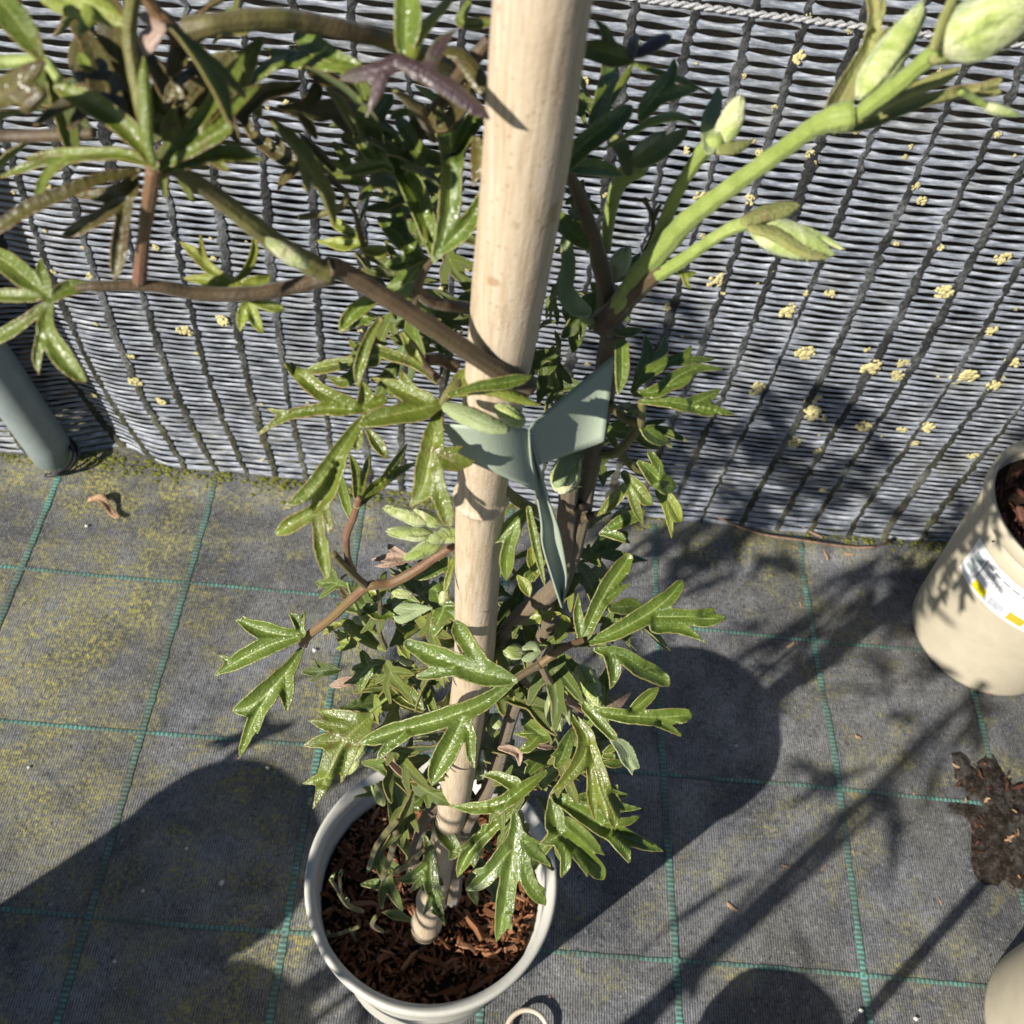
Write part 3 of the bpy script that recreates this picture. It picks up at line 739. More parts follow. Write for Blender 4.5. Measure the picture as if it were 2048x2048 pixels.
def bud(c, b, t, hw, dq0, dq1=None, style='bud', nl=4, parent=None, seed=0, name='flower_bud'):
    """downy bud: a core and overlapping pointed sepals, from base b to tip t"""
    dq1 = dq0 if dq1 is None else dq1; px, py = cp(c, *b); qx, qy = cp(c, *t)
    q0 = qc(py) + dq0; A = at_q(px, py, q0); B = at_q(qx, qy, q0 + (dq1 - dq0)); r = hw * CROP[c][2] * q0 / FPX
    d = B - A; L = np.linalg.norm(d); d = d / L; u = np.cross(d, FW); u /= np.linalg.norm(u) + 1e-9; v = np.cross(d, u)
    V = []; F = []; rib = []; rr = random.Random(seed * 7 + int(px)); ph = rr.uniform(0, 6); nr, na = 20, 22
    for p in range(nl + 3):
        core = p == 0
        a0 = ph + 2 * math.pi * p / (nl + 2) + rr.uniform(-.3, .3); off = 0 if core else r * rr.uniform(.46, .66); R_ = r * (.72 if core else rr.uniform(.38, .54)); Lp = L * (1.0 if core else rr.uniform(.72, 1.08))
        dirp = u * math.cos(a0) + v * math.sin(a0); tang = -u * math.sin(a0) + v * math.cos(a0); b0 = len(V); flare = rr.uniform(-.3, .8)
        for j in range(nr + 1):
            s = j / nr; prof = min(1, (s / .3 + .02)) ** .6 * max(0, 1 - max(0, (s - .5) / .5) ** 2.2 * (.62 if not core else .9)) * (1 if j < nr else .05)
            ctr = A + d * Lp * s + dirp * off * (math.sin(math.pi * min(.9, s * .8 + .12)) ** .8 + flare * max(0, s - .7))
            for i in range(na):
                an = 2 * math.pi * i / na; k = 1 + (.12 + .3 * max(0, s - .5)) * noise.noise((math.cos(an) * 1.6 + seed, math.sin(an) * 1.6 + p * 3, s * 4 + px)) + .05 * noise.noise((math.cos(an) * 5 + seed, math.sin(an) * 5 + p, s * 11 + px))
                V.append(ctr + d * L * .10 * max(0, s - .6) * noise.noise((an * 1.3, p * 2.1, seed)) * 2 + (dirp * math.cos(an) * (.5 if not core else 1) + tang * math.sin(an)) * R_ * prof * k)
                rib.append(1 - abs(math.sin(an)) ** 3 * .9 if not core else .3)
        for j in range(nr):
            for i in range(na):
                k = (i + 1) % na; F.append((b0 + j * na + i, b0 + j * na + k, b0 + (j + 1) * na + k, b0 + (j + 1) * na + i))
    base = len(V); cen = A + d * L * .5                      # short silky hairs
    for k in range(int(260 + 240 * min(1, hw * CROP[c][2] / 40))):
        i = rr.randrange(base); p = np.array(V[i]); ax = A + d * ((p - A) @ d); n_ = p - ax; n_ = n_ / (np.linalg.norm(n_) + 1e-9); h_ = n_ * .6 + d * .8 + np.array([rr.uniform(-.5, .5) for _ in range(3)])
        sd_ = np.cross(h_, n_); sd_ = sd_ / (np.linalg.norm(sd_) + 1e-9) * r * .022; b0 = len(V); hl = r * rr.uniform(.12, .34)
        V += [p - sd_, p + sd_, p + h_ * hl]; rib += [.9] * 3; F.append((b0, b0 + 1, b0 + 2))
    me = mesh(name, V, F, MAT[style]); at = me.attributes.new('rib', 'FLOAT', 'POINT'); at.data.foreach_set('value', np.array(rib, dtype=np.float32))
    return obj(name, me, plant)

# ---- woody stems
stem('P', [(905, 1800, 14, -.005), (925, 1670, 15, -.01), (985, 1560, 14, .012), (1025, 1425, 13, .02), (1070, 1320, 14, .02), (1112, 1200, 17, .02), (1150, 1080, 19, .02), (1175, 950, 20, .03), (1205, 800, 22, .035), (1228, 660, 26, .035)], 'stem_w', 'woody_stem')
stem('P', [(820, 1760, 10, .0), (850, 1640, 12, .0), (930, 1565, 12, .01), (965, 1420, 13, .018), (985, 1310, 14, .016), (1035, 1235, 16, .012), (1110, 1175, 17, .012), (1130, 1100, 18, .016), (1135, 1020, 19, .02), (1145, 900, 20, .022), (1190, 760, 22, .03)], 'stem_w', 'woody_stem')
stem('C', [(250, 1330, 40, .035), (235, 1200, 38, .035), (185, 1000, 33, .03), (120, 800, 27, .025), (60, 660, 20, .02), (-20, 380, 16, .02)], 'stem_b', 'woody_stem')
for (c, x, y, h_) in (('E', 690, 1150, 62), ('E', 770, 1195, 55)):
    px, py = cp(c, x, y); q = qc(py) + .02
    V, F = tube([at_q(px - 2 + i, py - 9 + 6 * i, q) for i in range(4)], [h_ * .3623 * q / FPX * k for k in (.85, 1.05, 1.05, .9)], 14); obj('stem_node', mesh('stem_node', V, F, MAT['stem_b']), plant)
# ---- branch that leaves to the upper left, and its side shoots
stem('P', [(1060, 775, 20, -.012), (985, 735, 19, -.014), (880, 665, 19, -.014), (780, 600, 19, -.013), (690, 545, 20, -.012), (655, 535, 22, -.014)], 'stem_b', 'branch')
stem('A', [(1830, 1520, 55, -.014), (1700, 1450, 62, -.014), (1560, 1370, 60, -.016), (1380, 1230, 55, -.018), (1160, 1060, 50, -.02), (960, 930, 40, -.022)], 'stem_o', 'branch')
stem('A', [(1830, 1520, 50, -.014), (1650, 1575, 42, -.016), (1400, 1620, 40, -.02), (1100, 1620, 38, -.022), (850, 1580, 34, -.024), (540, 1580, 28, -.027), (420, 1590, 18, -.028)], 'stem_b', 'branch')
stem('A', [(850, 930, 40, -.026), (825, 1100, 40, -.026), (795, 1300, 34, -.025), (770, 1550, 38, -.024)], 'stem_r', 'leaf_stalk')
stem('A', [(1040, 170, 75, -.0), (1200, 130, 55, .0), (1480, 105, 58, .004), (1700, 125, 55, .008), (1940, 175, 52, .012), (2160, 230, 50, .018), (2600, 420, 45, .03)], 'stem_o', 'branch')
stem('A', [(760, -120, 42, -.012), (735, 0, 40, -.012), (715, 200, 38, -.014), (745, 420, 36, -.018), (800, 700, 30, -.024), (850, 930, 24, -.027)], 'stem_o', 'leaf_stalk')
stem('A', [(770, -80, 36, .0), (850, 50, 38, .0), (930, 140, 45, .0), (975, 220, 40, .0), (945, 380, 26, .002)], 'stem_r', 'leaf_stalk')
stem('A', [(-60, 345, 38, -.01), (120, 340, 36, -.01), (240, 335, 32, -.012), (330, 440, 28, -.015)], 'stem_g', 'leaf_stalk')
stem('A', [(-60, 755, 32, -.006), (150, 752, 34, -.006), (350, 745, 34, -.008), (520, 735, 26, -.01)], 'stem_b', 'leaf_stalk')
stem('B', [(1330, 215, 35, .02), (1230, 330, 40, .02), (1120, 470, 38, .022), (1000, 640, 36, .026), (930, 760, 30, .03)], 'stem_b', 'branch')
stem('B', [(800, 500, 18, .01), (880, 560, 28, .012), (960, 640, 38, .014), (1020, 760, 30, .02)], 'stem_o', 'leaf_stalk')
stem('B', [(520, 1050, 14, .01), (535, 1090, 16, .01), (500, 1145, 20, .01), (400, 1180, 20, .012), (270, 1200, 16, .012)], 'stem_o', 'leaf_stalk')
stem('B', [(535, 1095, 12, .01), (580, 1180, 13, .012), (610, 1300, 16, .012), (640, 1400, 13, .014), (662, 1480, 8, .014)], 'stem_b', 'leaf_stalk')
stem('B', [(1010, 1430, 14, -.001), (960, 1500, 20, .002), (930, 1600, 26, .004), (990, 1660, 32, .006), (1120, 1690, 32, .01), (1240, 1700, 28, .02)], 'stem_b', 'leaf_stalk')
stem('B', [(920, 1610, 18, .004), (905, 1720, 18, .006), (890, 1780, 14, .006)], 'stem_b', 'leaf_stalk')
stem('D', [(1000, 90, 18, .0), (935, 210, 22, -.004), (890, 330, 18, -.006)], 'stem_o', 'leaf_stalk')
stem('D', [(1110, 180, 18, .002), (1180, 270, 26, .002), (1250, 370, 20, .0), (1330, 450, 22, -.004)], 'stem_b', 'leaf_stalk')
stem('D', [(1240, 330, 30, .004), (1330, 330, 34, .008), (1420, 370, 34, .008)], 'stem_b', 'leaf_stalk')
stem('D', [(1480, 420, 30, .004), (1400, 480, 28, -.006), (1330, 580, 22, -.012), (1300, 640, 18, -.013)], 'stem_o', 'leaf_stalk')
# red leaf stalk left of the cane
stem('D', [(1420, 1340, 22, .012), (1300, 1420, 24, .006), (1180, 1500, 27, .0), (1060, 1560, 28, -.004), (930, 1580, 26, -.008), (850, 1640, 25, -.01), (720, 1760, 23, -.014), (600, 1850, 24, -.016), (570, 1900, 26, -.016)], 'stem_r', 'leaf_stalk')
stem('D', [(920, 1580, 22, -.008), (840, 1510, 22, -.009), (770, 1440, 21, -.01), (735, 1400, 21, -.01)], 'stem_o', 'leaf_stalk')
stem('D', [(850, 1500, 16, -.006), (815, 1420, 19, -.006), (810, 1300, 20, -.006), (850, 1190, 20, -.006), (880, 1090, 16, -.006)], 'stem_r', 'leaf_stalk')
# stalk of the big lower leaf and its node
stem('O', [(700, 1160, 40, .03), (640, 1240, 34, -.01), (590, 1340, 40, -.04)], 'stem_b', 'leaf_stalk')
stem('O', [(590, 1340, 42, -.04), (700, 1260, 38, -.035), (850, 1170, 34, -.03), (1000, 1110, 26, -.024)], 'stem_r', 'leaf_stalk')
stem('O', [(590, 1340, 42, -.04), (450, 1420, 34, -.043), (320, 1500, 34, -.046), (200, 1580, 24, -.05)], 'stem_b', 'leaf_stalk')
stem('O', [(590, 1350, 40, -.04), (660, 1490, 36, -.035), (760, 1610, 36, -.028), (880, 1720, 32, -.021), (1000, 1800, 24, -.022)], 'stem_r', 'leaf_stalk')
stem('H', [(860, 1030, 14, .01), (760, 1110, 15, .002), (680, 1180, 16, -.006)], 'stem_g', 'leaf_stalk')
stem('E', [(290, 1040, 30, .0), (380, 1110, 30, .006), (500, 1180, 30, .014)], 'stem_o', 'leaf_stalk')
stem('E', [(880, 570, 20, .03), (960, 650, 24, .028), (1050, 680, 26, .024)], 'stem_o', 'leaf_stalk')
stem('E', [(830, 850, 28, .03), (920, 840, 26, .028), (990, 770, 24, .026), (1050, 680, 24, .024), (1060, 560, 20, .022)], 'stem_o', 'leaf_stalk')
stem('E', [(930, 840, 22, .028), (1010, 920, 22, .026), (1080, 970, 18, .026)], 'stem_o', 'leaf_stalk')
# ---- right-hand young shoot
stem('C', [(215, 1330, 60, .03), (300, 1230, 48, .028), (400, 1140, 38, .022), (470, 1090, 30, .02)], 'stem_b', 'branch')
stem('C', [(280, 1250, 42, .028), (380, 1100, 44, .024), (470, 1000, 44, .02), (560, 900, 42, .016), (700, 790, 38, .012), (880, 660, 38, .008), (1010, 565, 38, .004), (1090, 510, 42, .002), (1170, 480, 55, .0), (1230, 470, 58, .0)], 'stem_g', 'young_shoot', .05)
stem('C', [(440, 1120, 30, .02), (540, 1060, 28, .018), (640, 990, 25, .016), (740, 930, 27, .014), (830, 900, 30, .012)], 'stem_g', 'young_shoot')
stem('C', [(225, 1020, 22, .04), (240, 900, 24, .038), (265, 790, 28, .036), (300, 720, 38, .034), (370, 670, 45, .032)], 'stem_g', 'young_shoot')
stem('C', [(420, 1020, 26, .026), (470, 900, 28, .026), (520, 780, 27, .024), (580, 680, 28, .022), (640, 600, 36, .02), (700, 580, 40, .018)], 'stem_g', 'young_shoot')
stem('K', [(800, 1460, 14, .028), (850, 1340, 14, .028), (850, 1230, 14, .028), (800, 1120, 18, .028)], 'stem_b', 'leaf_stalk')
stem('K', [(850, 1290, 12, .028), (880, 1200, 16, .028), (910, 1150, 8, .028)], 'stem_b', 'leaf_stalk')
stem('L', [(700, 860, 40, .0), (850, 740, 55, -.001), (1050, 590, 58, -.003), (1250, 420, 62, -.005), (1400, 320, 95, -.006)], 'stem_g', 'young_shoot', .08)
leaf('L', .002, 'k', [[(560, 850, 60), (640, 700, 85), (740, 500, 60), (850, 310, 60), (880, 120, 50), (850, -60, 40)], [(870, 300, 40), (960, 240, 40), (1020, 190, 12)], [(860, 200, 40), (930, 60, 30), (940, -40, 20)]], gx=.3, gy=.0, fold=.8, droop=.1, name='bract')
leaf('L', .004, 'k', [[(640, 900, 40), (850, 850, 60), (1050, 770, 50), (1300, 690, 45), (1550, 640, 50), (1700, 640, 45), (1780, 650, 15)], [(1600, 640, 40), (1720, 590, 35), (1790, 545, 12)]], gx=.2, gy=-.1, fold=.8, droop=.1, name='bract')
leaf('L', -.002, 'k', [[(740, 870, 25), (900, 760, 40), (1100, 660, 50), (1280, 580, 60), (1400, 530, 50), (1490, 470, 12)]], gx=.1, gy=.1, fold=-.8, droop=.1, name='bract')
bud('L', (770, 700), (1180, 90), 150, .0, -.004, seed=1)
bud('L', (1330, 330), (2060, -40), 250, -.006, -.012, seed=2, nl=6)
leaf('L', -.008, 'k', [[(1300, 420, 60), (1500, 350, 90), (1750, 270, 100), (1950, 170, 80)]], gx=.0, gy=.2, fold=-1.0, droop=.1, name='bract')
leaf('L', -.010, 'k', [[(1300, 330, 40), (1360, 160, 45), (1440, -20, 40), (1480, -120, 30)]], gx=.2, gy=.1, fold=-.8, droop=.1, name='bract')
bud('L', (1640, 740), (1880, 810), 50, .004, .006, seed=3)
stem('L', [(1480, 640, 26, .003), (1570, 690, 24, .004), (1660, 745, 22, .004)], 'stem_g', 'bud_stalk')
bud('C', (820, 925), (1150, 1035), 88, .011, .006, seed=4)
leaf('C', .006, 'k', [[(800, 900, 28), (880, 870, 40), (960, 850, 40), (1020, 835, 14)]], fold=-.7, name='bract')
leaf('C', .004, 'k', [[(830, 930, 25), (940, 960, 40), (1040, 1020, 38), (1150, 1055, 10)]], fold=-.8, name='bract')
bud('C', (330, 700), (470, 540), 60, .032, .028, seed=5)
leaf('C', .028, 'k', [[(320, 700, 20), (300, 620, 30), (280, 580, 35), (250, 560, 10)]], name='bract'); leaf('C', .026, 'k', [[(370, 660, 30), (450, 610, 40), (530, 550, 25), (560, 520, 10)]], name='bract')
leaf('C', .017, 'f', [[(650, 600, 30), (655, 500, 42), (680, 400, 25), (685, 350, 8)]], name='bract'); leaf('C', .016, 'k', [[(690, 610, 25), (760, 600, 30), (830, 570, 10)]], name='bract')
bud('C', (700, 590), (780, 400), 62, .02, .016, seed=6)
bud('A', (1700, 1470), (1470, 1330), 60, -.022, -.026, 'bud', seed=7)
leaf('C', .02, 'y', [[(530, 1110, 10), (560, 1120, 18), (595, 1110, 8)], [(545, 1120, 12), (560, 1160, 10), (575, 1175, 5)]])
# ---- hero leaves: upper left, out of the branch
leaf('A', -.027, 'o', [[(850, 910, 25), (720, 730, 62), (560, 600, 66), (420, 530, 60), (315, 480, 26)]], gx=.1, gy=.2, fold=.7)
leaf('A', -.030, 'o', [[(845, 900, 22), (810, 760, 45), (800, 600, 50), (790, 450, 42), (795, 310, 14)]], gx=-.1, gy=.35, fold=-.6)
leaf('A', -.026, 'o', [[(880, 930, 20), (1040, 730, 40), (1180, 560, 46), (1270, 420, 58), (1345, 285, 12)], [(1000, 800, 24), (1200, 680, 34), (1330, 540, 38), (1445, 465, 10)], [(940, 900, 20), (1100, 800, 42), (1230, 720, 46), (1280, 690, 16)]], gx=-.2, gy=.1, fold=.7)
leaf('A', -.024, 'o', [[(900, 935, 24), (1030, 890, 45), (1160, 855, 45), (1300, 845, 52), (1445, 885, 14)], [(1160, 870, 30), (1230, 920, 18), (1270, 940, 8)]], fold=.6)
leaf('A', -.025, 'o', [[(830, 905, 24), (680, 850, 35), (480, 850, 42), (280, 865, 46), (140, 870, 12)], [(360, 870, 35), (250, 970, 32), (200, 1120, 22), (185, 1140, 8)], [(250, 870, 35), (120, 930, 25), (0, 975, 10)]], fold=.8)
leaf('A', -.022, 'b', [[(760, 940, 20), (560, 980, 35), (350, 1060, 42), (150, 1150, 46), (-60, 1290, 30)]], fold=.5)
leaf('A', -.020, 'b', [[(740, 960, 25), (690, 1060, 70), (580, 1080, 45), (385, 1068, 10)], [(660, 1110, 55), (560, 1190, 42), (430, 1260, 42), (340, 1305, 14)], [(690, 1120, 40), (665, 1300, 46), (645, 1440, 44), (635, 1555, 10)]], gx=.1, gy=-.3, fold=.7)
leaf('A', -.018, 'b', [[(745, 720, 14), (690, 540, 30), (600, 380, 34), (500, 290, 16)]], fold=.8)
leaf('A', -.02, 'b', [[(760, 760, 30), (640, 640, 80), (560, 430, 90), (500, 250, 60), (420, 140, 40)]], fold=.4, gx=.2)
leaf('A', -.030, 'o', [[(280, 1650, 26), (160, 1550, 62), (20, 1440, 66), (-120, 1380, 40)], [(260, 1640, 30), (235, 1530, 42), (220, 1420, 12)], [(290, 1640, 30), (390, 1585, 48), (545, 1580, 10)], [(240, 1690, 22), (110, 1790, 38), (-80, 1900, 42)], [(265, 1690, 32), (250, 1820, 56), (320, 1940, 66), (400, 2040, 50), (478, 2110, 10)], [(225, 1860, 30), (205, 1980, 25), (212, 2070, 8)], [(200, 1640, 25), (60, 1630, 40), (-80, 1625, 30)]], gx=0, gy=-.3, fold=.6, droop=.3)
leaf('A', -.012, 'y', [[(1300, 1565, 20), (1180, 1500, 30), (1085, 1405, 34), (995, 1335, 12)], [(1120, 1430, 26), (1105, 1295, 9)], [(1280, 1570, 15), (1150, 1545, 36), (1015, 1535, 12)], [(1300, 1560, 16), (1370, 1480, 24), (1405, 1380, 20), (1400, 1285, 10)], [(1320, 1560, 16), (1420, 1560, 40), (1500, 1520, 10)]], fold=.8)
leaf('A', -.012, 'y', [[(1390, 1640, 36), (1340, 1740, 36), (1325, 1825, 8)], [(1375, 1680, 36), (1415, 1780, 30), (1450, 1842, 9)], [(1400, 1650, 30), (1490, 1690, 32), (1540, 1700, 20), (1572, 1712, 8)]], fold=.7)
leaf('M', -.006, 'y', [[(1400, 280, 40), (1200, 170, 130), (1000, 60, 150), (800, -60, 120)], [(950, 120, 90), (700, 90, 90), (480, -20, 60)]], fold=-.3, gx=.0, gy=.2)
leaf('M', -.022, 'o', [[(440, 620, 50), (300, 400, 150), (120, 160, 190), (-80, -60, 150)]], fold=.4, gx=.2, gy=.1)
leaf('M', -.024, 'b', [[(480, 700, 40), (330, 800, 130), (120, 980, 190), (-120, 1080, 200)], [(450, 1040, 90), (300, 1170, 100)]], fold=-.4, gx=.1, gy=.1)
leaf('M', -.008, 'b', [[(1000, 1000, 80), (900, 760, 130), (850, 560, 110), (950, 380, 100), (1000, 240, 60)]], fold=-.5)
leaf('M', -.006, 'y', [[(980, 760, 40), (920, 680, 70), (880, 620, 40)]], fold=.5); leaf('M', -.01, 'y', [[(900, 330, 60), (960, 220, 100), (980, 80, 80)]], fold=-.5)
leaf('M', -.004, 'x', [[(1800, 300, 60), (1650, 420, 130), (1620, 560, 60)], [(1750, 280, 60), (1600, 190, 70)]], fold=-.4)
leaf('A', -.0, 'b', [[(1020, 230, 30), (980, 330, 60), (945, 400, 30)], [(1000, 560, 20), (960, 480, 40), (900, 610, 12)]], fold=.5)
leaf('A', .004, 'b', [[(1320, 560, 20), (1220, 470, 40), (1130, 420, 30), (1060, 330, 10)], [(1180, 460, 30), (1040, 560, 24), (960, 600, 10)]], fold=.6)
leaf('A', .006, 'b', [[(1250, 300, 14), (1180, 420, 30), (1080, 520, 26), (980, 640, 30), (900, 720, 10)]], fold=.6)
leaf('A', -.004, 'b', [[(1330, 640, 30), (1460, 510, 50), (1600, 480, 36), (1680, 450, 8)], [(1340, 640, 30), (1380, 720, 24), (1400, 760, 8)]], fold=.7)
# ---- top centre
leaf('B', -.008, 'p', [[(830, 320, 30), (760, 370, 62), (680, 395, 55), (570, 420, 48), (497, 437, 16)], [(730, 410, 48), (695, 520, 42), (640, 655, 12)], [(850, 350, 50), (960, 405, 60), (1100, 490, 60), (1230, 590, 52), (1327, 658, 10)], [(990, 370, 45), (1045, 250, 46), (1135, 165, 12)]], gx=.05, gy=-.1, fold=-.35, droop=.2)
leaf('B', -.002, 'g', [[(850, 310, 30), (860, 200, 70), (870, 80, 80), (860, -80, 60)]], gx=-.3, gy=.1, fold=.7)
leaf('B', -.004, 'y', [[(890, 300, 40), (930, 200, 45), (1010, 100, 34), (1100, 0, 26), (1150, -60, 20)]], fold=-.6)
leaf('B', .004, 'g', [[(600, 360, 20), (440, 300, 46), (340, 240, 62), (265, 205, 30)]], gx=-.1, gy=-.2, fold=.7)
leaf('B', .002, 'o', [[(620, 375, 18), (420, 360, 40), (220, 320, 56), (75, 265, 20)], [(180, 330, 45), (60, 400, 40), (-10, 500, 12)], [(520, 380, 30), (560, 450, 40), (620, 570, 12)]], fold=-.4)
leaf('B', .008, 'b', [[(330, 400, 20), (420, 430, 46), (540, 500, 50), (640, 580, 16)]], fold=.5)
leaf('B', -.003, 'g', [[(1015, 1440, 14), (1075, 1290, 56), (1105, 1120, 66), (1110, 960, 62), (1115, 830, 68), (1065, 700, 46), (1030, 575, 10)], [(1120, 850, 50), (1190, 740, 52), (1250, 640, 46), (1290, 580, 20)], [(1030, 1390, 24), (1140, 1300, 56), (1230, 1190, 46), (1300, 1050, 26)]], gx=.05, gy=.1, fold=.75, droop=.1)
leaf('B', .0, 'g', [[(1010, 1420, 14), (985, 1280, 50), (940, 1130, 66), (880, 1000, 66), (815, 860, 60), (775, 740, 40), (735, 655, 10)], [(870, 950, 40), (900, 860, 26), (850, 780, 20)]], gx=.1, gy=.15, fold=.8)
leaf('B', .002, 'o', [[(975, 1330, 14), (940, 1190, 40), (880, 1080, 36), (780, 1005, 36), (690, 1010, 36), (600, 1085, 8)]], fold=-.7)
leaf('B', .010, 'g', [[(940, 1420, 30), (860, 1340, 60), (770, 1250, 46), (705, 1200, 14)], [(900, 1430, 40), (810, 1455, 40), (742, 1465, 12)], [(880, 1380, 30), (800, 1150, 36), (780, 1060, 10)]], fold=.7)
leaf('B', .012, 'g', [[(960, 1430, 30), (900, 1520, 80), (830, 1600, 60), (770, 1650, 14)], [(840, 1560, 50), (760, 1580, 14)]], fold=-.5)
leaf('B', .014, 'y', [[(640, 1340, 14), (520, 1345, 42), (370, 1330, 12)], [(580, 1300, 20), (490, 1240, 32), (432, 1192, 8)], [(640, 1380, 20), (720, 1390, 36), (760, 1400, 10)]], fold=.6)
leaf('B', .010, 'b', [[(520, 1050, 10), (420, 970, 30), (300, 905, 46), (180, 860, 52), (20, 750, 30)], [(190, 860, 38), (140, 735, 8)], [(460, 930, 18), (370, 830, 26), (265, 725, 12)], [(260, 920, 38), (190, 980, 26), (150, 1055, 8)]], fold=.6)
leaf('B', .016, 'g', [[(780, 930, 20), (700, 870, 44), (640, 820, 34), (570, 750, 8)], [(740, 900, 30), (600, 930, 36), (510, 960, 14)], [(720, 880, 30), (700, 800, 12)]], fold=.7)
leaf('B', .016, 'o', [[(950, 900, 30), (900, 780, 46), (840, 690, 40), (805, 640, 12)], [(930, 840, 40), (1040, 880, 44), (1070, 900, 14)]], fold=.5)
leaf('B', .02, 'b', [[(1200, 470, 20), (1140, 600, 46), (1040, 700, 30), (960, 560, 8)], [(1250, 780, 30), (1260, 900, 44), (1230, 1030, 14)]], fold=.4)
leaf('B', .016, 'b', [[(1060, 280, 20), (1150, 300, 50), (1250, 420, 60), (1330, 560, 30)]], fold=-.4)
leaf('B', .014, 'o', [[(1330, 120, 20), (1230, 130, 36), (1160, 110, 30), (1200, 20, 22)]], fold=.8)
leaf('B', .002, 'g', [[(740, 1620, 16), (620, 1690, 46), (540, 1760, 40), (495, 1840, 8)]], fold=.7)
# ---- right of the cane
leaf('K', .012, 'o', [[(720, 230, 20), (600, 190, 90), (470, 160, 70), (380, 200, 20)], [(580, 130, 50), (540, 20, 30), (480, -40, 10)]], fold=.4, gy=.1)
leaf('K', .012, 'p', [[(720, 210, 20), (820, 150, 50), (920, 95, 46), (975, 70, 20)]], fold=-.5)
leaf('K', .010, 'b', [[(720, 200, 30), (730, 120, 45), (760, 60, 14)]], fold=-.6)
leaf('K', .030, 'g', [[(480, 620, 50), (540, 480, 70), (580, 340, 70), (580, 200, 50)]], gx=-.3, fold=.5)
leaf('K', .022, 'o', [[(560, 560, 12), (620, 440, 24), (680, 330, 26), (730, 240, 14)], [(720, 250, 14), (880, 300, 26), (1050, 360, 26), (1230, 445, 10)]], fold=-.6)
leaf('K', .014, 'g', [[(780, 600, 24), (840, 500, 70), (920, 400, 70), (980, 300, 36), (995, 205, 10)], [(860, 470, 50), (1000, 430, 55), (1150, 410, 14)]], gx=.1, gy=.1, fold=.6)
leaf('K', .012, 'g', [[(300, 880, 60), (420, 760, 75), (560, 650, 75), (660, 570, 60), (725, 520, 20)]], gx=.1, gy=.1, fold=.7)
leaf('K', .012, 'y', [[(540, 800, 10), (720, 690, 22), (880, 610, 36), (1020, 590, 34), (1140, 645, 8)]], fold=-.6)
leaf('K', .016, 'g', [[(310, 910, 40), (440, 910, 62), (560, 930, 50), (660, 975, 10)]], fold=.5)
leaf('K', .030, 'g', [[(230, 1200, 30), (310, 1300, 66), (400, 1390, 50), (450, 1450, 12)]], fold=.5)
bud('K', (600, 1640), (690, 1430), 90, .04, .036, seed=8)
leaf('K', .04, 'g', [[(600, 1640, 20), (700, 1560, 40), (780, 1460, 12)]])
leaf('K', .034, 'f', [[(300, 1400, 40), (310, 1560, 50), (290, 1700, 60), (350, 1800, 70), (420, 1840, 40)]], fold=.6)
bud('K', (380, 1860), (470, 1925), 40, .03, .028, seed=9)
# dark cut leaf over the mesh
leaf('E', .022, 'g', [[(1010, 500, 14), (1060, 400, 40), (1095, 310, 42), (1075, 185, 14)], [(1090, 360, 34), (1170, 290, 34), (1190, 200, 16)], [(1060, 430, 30), (1200, 345, 30), (1300, 300, 26), (1330, 250, 10)], [(1220, 340, 24), (1370, 330, 22), (1465, 322, 10)]], gx=-.2, gy=-.4, fold=.5)
leaf('E', .020, 'g', [[(1020, 520, 14), (1150, 500, 40), (1260, 420, 40), (1370, 375, 26), (1505, 380, 8)], [(1190, 480, 30), (1290, 450, 24), (1340, 420, 8)]], gx=-.2, gy=-.3, fold=.5)
leaf('E', .020, 'g', [[(1050, 560, 14), (1180, 560, 30), (1310, 580, 42), (1440, 600, 34), (1575, 632, 8)], [(1340, 570, 40), (1430, 530, 32), (1495, 490, 8)], [(1340, 590, 30), (1400, 620, 20), (1460, 640, 8)]], gx=-.1, gy=-.3, fold=.4)
leaf('E', .026, 'g', [[(930, 180, 20), (990, 175, 30), (1070, 160, 10)], [(950, 250, 40), (950, 400, 40), (930, 520, 20)]], fold=.5)
leaf('E', .024, 'g', [[(1050, 690, 14), (1110, 740, 40), (1160, 770, 36), (1220, 785, 10)], [(1090, 720, 30), (1130, 690, 14)]], fold=.5)
leaf('E', .022, 'g', [[(1050, 900, 16), (1120, 960, 50), (1190, 1020, 56), (1245, 1030, 14)], [(1110, 850, 20), (1150, 920, 30), (1160, 1010, 20)]], fold=.5)
leaf('E', .020, 'y', [[(1170, 1060, 40), (1220, 1130, 50), (1250, 1190, 40), (1282, 1222, 8)], [(1190, 1120, 26), (1215, 1220, 20), (1225, 1312, 9)]], fold=.5)
leaf('E', .022, 'o', [[(960, 960, 20), (1030, 1040, 46), (1080, 1100, 36), (1115, 1130, 10)], [(990, 1040, 20), (1030, 1150, 26), (1070, 1250, 8)], [(960, 1040, 30), (890, 1120, 36), (810, 1195, 10)]], fold=.6)
leaf('E', .024, 'g', [[(830, 1290, 10), (930, 1230, 36), (1030, 1185, 34), (1080, 1160, 10)], [(840, 1285, 12), (920, 1300, 28), (995, 1342, 9)]], fold=.5)
leaf('E', .04, 'g', [[(800, 1380, 30), (880, 1330, 60), (960, 1300, 30)], [(860, 1400, 30), (960, 1420, 34), (1095, 1438, 8)], [(900, 1700, 30), (1000, 1690, 50), (1070, 1700, 12)]], fold=.4)
